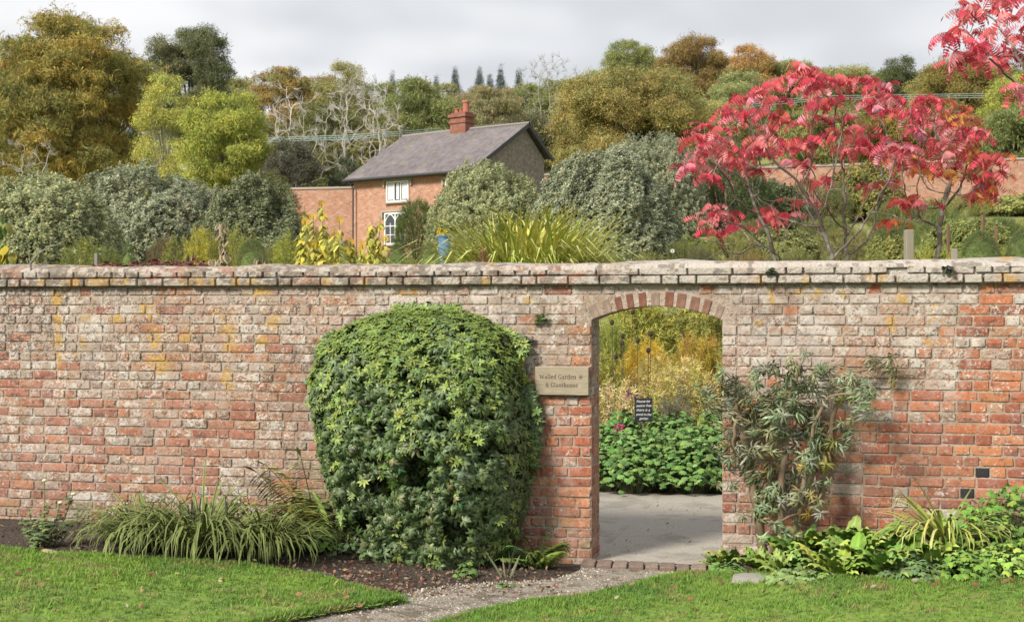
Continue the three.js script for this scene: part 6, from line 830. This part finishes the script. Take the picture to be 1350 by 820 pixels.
// taller growth in front of the far wall
[[1010, 232, 110, 88, [[0.1, 0.14, 0.05], [0.14, 0.17, 0.06]], 'dark leafy bush before the far wall, beside the lowest sumac leaves'], [1075, 228, 110, 92, [[0.17, 0.18, 0.06], [0.13, 0.16, 0.05]], 'olive bush before the far wall behind the sumac trunk'], [1140, 205, 110, 94, [[0.34, 0.29, 0.05], [0.26, 0.25, 0.05], [0.18, 0.19, 0.05]], 'yellow and green bush before the far wall between the sumac stems'], [1190, 262, 90, 84, [[0.2, 0.22, 0.06], [0.16, 0.2, 0.05]], 'pale green bean plants before the far wall by the thick post'], [1275, 284, 120, 62, [[0.2, 0.24, 0.06], [0.26, 0.28, 0.06]], 'long yellow green bean row above the wide clipped dome'], [965, 300, 90, 60, [[0.22, 0.24, 0.06], [0.3, 0.27, 0.07]], 'yellow green border plant below the lowest sumac leaves'], [1030, 300, 100, 62, [[0.26, 0.25, 0.07], [0.18, 0.21, 0.06]], 'straw green border plant behind the sumac trunk'], [1110, 296, 90, 64, [[0.28, 0.24, 0.07], [0.2, 0.22, 0.06]], 'straw yellow border plant behind the forked sumac stem'], [890, 305, 90, 66, [[0.24, 0.28, 0.06], [0.18, 0.22, 0.06]], 'fresh green border plant beside the weathered bench'], [1250, 258, 130, 92, [[0.2, 0.23, 0.06], [0.27, 0.28, 0.07]], 'green crop row close under the far wall behind the upper sumac branch'], [1345, 256, 130, 92, [[0.24, 0.26, 0.07], [0.3, 0.3, 0.07]], 'yellow green crop row close under the far wall above the clipped cone'], [1330, 288, 120, 72, [[0.28, 0.29, 0.06], [0.22, 0.25, 0.06]], 'yellow green crop row behind the thin brown stakes'], [1175, 305, 80, 50, [[0.3, 0.29, 0.06], [0.2, 0.23, 0.05]], 'yellow green border plant in front of the bean rows']].forEach(([px, top, w, t, pal, label], k) => shrub({ px, top, w, t, pal, label, seed: 250 + k, n: 900, size: 0.34 * t / 60, gs: k % 2 ? leafyShoots : tufts2, name: 'garden_bush', lump: 0.45 }));
// yellow planting beside the cottage
[[262, 284, 56, 30, [[0.5, 0.44, 0.05], [0.42, 0.4, 0.06]], 'golden yellow bush beside the tallest cream edged climber'], [318, 286, 60, 46, [[0.3, 0.32, 0.06], [0.36, 0.36, 0.06]], 'yellow green bush behind the clipped drum'], [385, 296, 60, 30, [[0.4, 0.4, 0.06], [0.3, 0.34, 0.05]], 'bright yellow green bush at the foot of the yellowing stems'], [425, 298, 80, 26, [[0.52, 0.46, 0.06], [0.4, 0.4, 0.06]], 'bright yellow foliage mass below the yellowing stems'], [488, 302, 66, 26, [[0.52, 0.46, 0.07], [0.42, 0.42, 0.07]], 'bright yellow foliage mass before the cottage corner'], [105, 304, 70, 34, [[0.22, 0.26, 0.05], [0.3, 0.3, 0.06]], 'lime green bush at the foot of the silvery corner shrub'], [235, 304, 56, 32, [[0.22, 0.25, 0.05], [0.28, 0.28, 0.06]], 'lime green bush beside the russet brown shrub']].forEach(([px, top, w, t, pal, label], k) => shrub({ px, top, w, t, pal, label, seed: 270 + k, n: 800, size: 0.26, gs: leafyShoots, name: 'garden_bush', lump: 0.45, up: 0.5 }));

// ------------------------------------------------------------ the border seen through the gateway
{
  const G2 = [[0.140, 0.245, 0.049], [0.168, 0.280, 0.063], [0.112, 0.210, 0.042], [0.210, 0.308, 0.084]];
  [[800, 15.2, 0.62], [838, 15.0, 0.6], [872, 15.1, 0.62], [908, 15.0, 0.6], [945, 15.2, 0.62], [820, 15.8, 0.72], [860, 15.9, 0.74], [900, 15.8, 0.72], [940, 15.9, 0.74], [985, 15.4, 0.7], [775, 15.5, 0.7], [735, 15.4, 0.7], [690, 15.6, 0.7], [1030, 15.4, 0.7]].forEach(([px, t, h], k) => { const b = spot(px, t); b.y = 0.02; leafyMound('geranium', 'mounded green lobed leaf plant edging the walkway beyond the gateway', b, 0.34, h, 640, 0.056, G2, 1300 + k, 'green mounds beyond the gateway', 24); });
  const mk = (px, top, w, t, pal, label, seed, o = {}) => shrub({ px, top, w, t, pal, label, seed, n: 900, size: 0.3, up: 0.35, name: 'border_shrub', lump: 0.35, gs: leafyShoots, ...o });
  mk(815, 492, 80, 16.4, [[0.7, 0.62, 0.3], [0.64, 0.56, 0.2], [0.68, 0.48, 0.32], [0.5, 0.48, 0.14]], 'cream and pink leaved shrub beside the chalkboard notice', 141, { n: 560, size: 0.26, up: 0.1 });
  mk(905, 470, 110, 16.6, [[0.68, 0.58, 0.2], [0.58, 0.52, 0.15], [0.46, 0.45, 0.1], [0.64, 0.5, 0.22]], 'pale straw yellow shrub behind the chalkboard notice', 142, { n: 950, size: 0.26, up: 0.1 });
  mk(880, 455, 120, 17.2, [[0.6, 0.5, 0.16], [0.5, 0.45, 0.12], [0.55, 0.38, 0.15]], 'pale yellow leafy shrub in the middle of the border beyond the gateway', 152, { n: 700, size: 0.26, up: 0.1 });
  mk(800, 455, 70, 17.4, [[0.45, 0.42, 0.08], [0.34, 0.36, 0.07]], 'lemon green shrub behind the cream and pink leaved shrub', 153, { n: 600, size: 0.26, up: 0.3 });
  mk(930, 540, 80, 16.0, [[0.621, 0.559, 0.186], [0.466, 0.466, 0.109], [0.528, 0.342, 0.155]], 'low cream yellow foliage beside the grey leaved shrub', 143, { n: 500, size: 0.22, up: 0.15 });
  mk(845, 444, 110, 18.0, [[0.621, 0.451, 0.031], [0.528, 0.420, 0.039], [0.680, 0.389, 0.047]], 'golden yellow feathery plant in the border beyond the gateway', 144, { n: 1900, size: 0.32, gs: shoots, up: 0.9 });
  mk(920, 430, 90, 18.4, [[0.559, 0.435, 0.047], [0.435, 0.389, 0.047], [0.543, 0.310, 0.078]], 'orange tinged golden plant under the arch', 145, { n: 1500, size: 0.32, gs: shoots, up: 0.8 });
  mk(800, 412, 66, 18.8, [[0.248, 0.310, 0.062], [0.342, 0.373, 0.062]], 'green and yellow plant beside the brick reveal', 146, { n: 900, size: 0.3, gs: shoots, up: 0.8 });
  mk(840, 378, 110, 20.2, [[0.435, 0.435, 0.078], [0.342, 0.389, 0.078], [0.513, 0.466, 0.093]], 'tall yellow green plants at the back of the border', 147, { n: 1800, size: 0.34, gs: leafyShoots, up: 0.9 });
  mk(915, 376, 120, 20.4, [[0.466, 0.435, 0.078], [0.373, 0.389, 0.078], [0.310, 0.310, 0.093]], 'tall straw yellow plants at the back of the border', 148, { n: 1800, size: 0.34, gs: leafyShoots, up: 0.9 });
  mk(985, 420, 80, 17.5, [[0.389, 0.373, 0.078], [0.310, 0.342, 0.078]], 'yellow green shrub behind the grey leaved shrub', 149, { n: 800 });
  mk(845, 535, 70, 15.9, [[0.155, 0.233, 0.054], [0.202, 0.265, 0.062]], 'green leafy shrub behind the notice stake', 150, { n: 420, size: 0.22 });
  mk(888, 500, 60, 16.1, [[0.186, 0.186, 0.124], [0.248, 0.233, 0.139]], 'grey brown tangled plant behind the chalkboard notice', 151, { n: 400, size: 0.2, gs: shoots });
  mk(745, 470, 90, 16.8, [[0.5, 0.46, 0.12], [0.4, 0.4, 0.1]], 'lemon yellow shrub in the border hidden behind the brick pier', 154, { n: 600 });
  mk(690, 440, 100, 17.6, [[0.5, 0.42, 0.05], [0.42, 0.4, 0.06]], 'golden shrub beyond the wall behind the evergreen bush', 155, { n: 700 });
  mk(760, 410, 110, 19.4, [[0.42, 0.42, 0.08], [0.34, 0.38, 0.08]], 'tall yellow green plants behind the pier', 156, { n: 900, up: 0.8 });
  mk(1040, 430, 100, 17.4, [[0.4, 0.38, 0.09], [0.3, 0.34, 0.08]], 'yellow green shrub beyond the wall behind the leggy shrub', 157, { n: 600 });
  // tall dark seed heads
  const r = rng(44); [[834, 412, 18], [807, 425, 16.8], [821, 443, 16.6], [841, 449, 16.5], [858, 440, 17], [812, 470, 16.4], [855, 462, 16.6], [820, 452, 17.2]].forEach(([px, top, t], k) => { const b = spot(px, t); b.y = 0.02; const H = (410 - top) / FPX * t + CAM.y - b.y, g = thing('seed_head_stem', 'tall thin stem with dark round seed head in the yellow border', 'plant', b, 'dark seed heads'), bend = (r() - 0.5) * 0.16; part('stem', tubes([[[V(-bend, 0, 0), V(-bend * 0.3, H * 0.5, 0), V(0, H, 0)], [0.006, 0.005, 0.004]]], 5), mat(C(0.08, 0.06, 0.03), 0.9), g); const s = new THREE.IcosahedronGeometry(0.026, 1); s.scale(1, 1.35, 1); part('seed_head', s, mat(C(0.045, 0.03, 0.02), 1), g).position.y = H; });
  // magenta flowers low down
  [[817, 565, 15.25, 'magenta flower cluster above the green mounds'], [833, 521, 15.7, 'dull purple flower cluster above the chalkboard notice']].forEach(([px, py, t, label], k) => { const b = spot(px, t); b.y = 0.02; const H = (410 - py) / FPX * t + CAM.y - b.y, g = thing('flower_stem', label, 'flower', b), list = []; part('stem', tubes([[[V(0, 0, 0), V(0.03, H * 0.5, 0), V(0, H, 0)], [0.006, 0.005, 0.004]]], 5), mat(C(0.1, 0.13, 0.05), 0.9), g); for (let i = 0; i < 40; i++) list.push([frame(V(r() - 0.5, r() - 0.2, r() - 0.5), r() * 6, V((r() - 0.5) * 0.1, H + (r() - 0.5) * 0.07, (r() - 0.5) * 0.1), 0.022), tint(r, k ? [0.22, 0.07, 0.11] : [0.45, 0.03, 0.13], 0.25)]); scatter('petals', roundLeaf, leafMat, list, g); });
}

// ------------------------------------------------------------ the two sumacs
function sumac(label, roots, T, t0, seed, bareT = []) {
  const base = spot(roots[0][0], t0), r = rng(seed), g = thing('sumac_tree', label, 'tree', base), leafy = T.map(([px, py, dz]) => at(px, py, t0 + dz).sub(base)), targets = leafy.concat(bareT.map(([px, py, dz]) => at(px, py, t0 + dz).sub(base)));
  const s = grow(roots.map(([px, dz]) => { const p = spot(px, t0 + dz); p.y -= 0.1; return p.sub(base); }), targets, 0.075, 0.09, 0.0046, 2.3, 6, 340, 0.42, seed);
  const barkT = texture(128, 128, (i, j, o) => { const n = fbm(i * 0.09, j * 0.09, 4, 600), w = sstep(0.52, 0.62, fbm(i * 0.05, j * 0.05, 4, 601)); o[0] = lerp(0.075 + 0.09 * n, 0.27, w * 0.75); o[1] = lerp(0.06 + 0.07 * n, 0.26, w * 0.75); o[2] = lerp(0.045 + 0.055 * n, 0.22, w * 0.75); });
  const pos = s.geo.attributes.position, uv = new Float32Array(pos.count * 2); for (let i = 0; i < pos.count; i++) { uv[2 * i] = (pos.getX(i) + pos.getZ(i)) * 1.3; uv[2 * i + 1] = pos.getY(i) * 1.3; } s.geo.setAttribute('uv', new THREE.BufferAttribute(uv, 2));
  part('trunk', s.geo, mat(0xffffff, 0.95, { map: barkT }), g);
  const leaves = sumac.g ??= [0, 1, 2].map((k) => pinnate(1400 + k, 0.4, 9, 0.1, 0.0145, 1.5 + 0.25 * k, 1.15, [1, 1, 1])), list = [];
  for (const t of s.tips) {
    const [px, py] = toPx(t.p.clone().add(base)); if (!leafy.some((q) => q.distanceTo(t.p) < 0.3)) continue; const low = py > 250, n = low ? 4 : 4 + Math.floor(r() * 3);
    const orange = px > 1140 && py > 125 && r() < sstep(1120, 1290, px) * 0.42, a0 = r() * 6.28;
    for (let k = 0; k < n; k++) { const a = a0 + k * 2.4 + r() * 0.5, el = 0.9 - 0.2 * k + 0.4 * r(); const c = orange ? tint(r, pick(r, [[0.55, 0.16, 0.05], [0.48, 0.08, 0.04], [0.55, 0.26, 0.06], [0.4, 0.05, 0.04], [0.3, 0.14, 0.05]]), 0.2, 0.05) : tint(r, pick(r, [[0.62, 0.08, 0.11], [0.68, 0.17, 0.19], [0.54, 0.045, 0.075], [0.74, 0.3, 0.32], [0.6, 0.11, 0.11], [0.46, 0.035, 0.06]]), 0.18, 0.04); list.push([hang(V(Math.cos(a), el, Math.sin(a)), t.p.clone().addScaledVector(t.d, -0.06 * r()), 0.5 + 0.45 * r(), (r() - 0.5) * 0.5), c, t.p.z + r() * 0.4 + 20]); }
  }
  pieces('leaf', 'foliage', leaves, leafMat, list, g); return g;
}
{
  const r = rng(321), T = [], top = [[905, 158], [930, 145], [960, 122], [1000, 100], [1050, 82], [1110, 84], [1160, 92], [1200, 112], [1250, 122], [1290, 165], [1325, 195]];
  const bareT = []; for (let i = 0; i < 230; i++) { const px = lerp(940, 1305, r()), lo = lerp(345, 250, Math.abs(px - 1130) / 190); bareT.push([px, lerp(190, lo, r()), (r() - 0.5) * 2.2]); } for (let i = 0; i < 60; i++) bareT.push([lerp(930, 1090, r()), lerp(262, 342, r()), (r() - 0.5) * 2]); for (const q of [[925, 345], [960, 342], [1000, 335], [915, 312], [985, 315], [1290, 250], [1320, 240], [1340, 232]]) bareT.push([q[0], q[1], (r() - 0.5)]);
  for (let i = 0; i < 190; i++) { const px = lerp(915, 1318, r()), y = interp(top, px), py = y + 8 + Math.pow(r(), 1.35) * lerp(118, 60, Math.abs(px - 1110) / 210); T.push([px, py, (r() - 0.5) * 3.0]); }
  for (const q of [[925, 292], [940, 300], [955, 285], [965, 298], [948, 275], [1000, 268], [1015, 275], [1030, 290], [1048, 280], [1020, 298], [905, 220], [918, 205], [935, 190], [960, 205], [990, 225], [1005, 200], [1060, 220], [1090, 240], [1180, 285], [1190, 272], [1225, 275], [1260, 225], [1275, 210], [1300, 208], [1318, 205], [1328, 232], [1245, 252], [1150, 235], [1110, 255], [1130, 200], [1210, 215], [1240, 195]]) T.push([q[0], q[1], (r() - 0.5) * 1.6]);
  sumac('spreading sumac with bright red drooping leaves and bare dark stems behind the coping', [[1106, 0], [1118, 0.2], [1112, -0.2], [1200, 0.1]], T, 19, 7, bareT);
  const T2 = []; for (let i = 0; i < 125; i++) { const px = lerp(1246, 1500, Math.pow(r(), 0.9)), lowY = interp([[1240, 95], [1270, 112], [1330, 108], [1400, 150], [1500, 170]], px), hiY = interp([[1240, 70], [1262, 15], [1300, -15], [1400, -60], [1500, -50]], px); T2.push([px, lerp(hiY, lowY, Math.pow(r(), 1.1)), (r() - 0.5) * 2.0]); }
  sumac('second red sumac reaching over the garden from beyond the wall end', [[1452, 0], [1470, 0.3]], T2, 15.6, 8);
}

scene.traverse((o) => { if (o.isMesh) { o.castShadow = true; o.receiveShadow = true; } });
console.log('things', scene.children.length);
renderer.render(scene, camera);
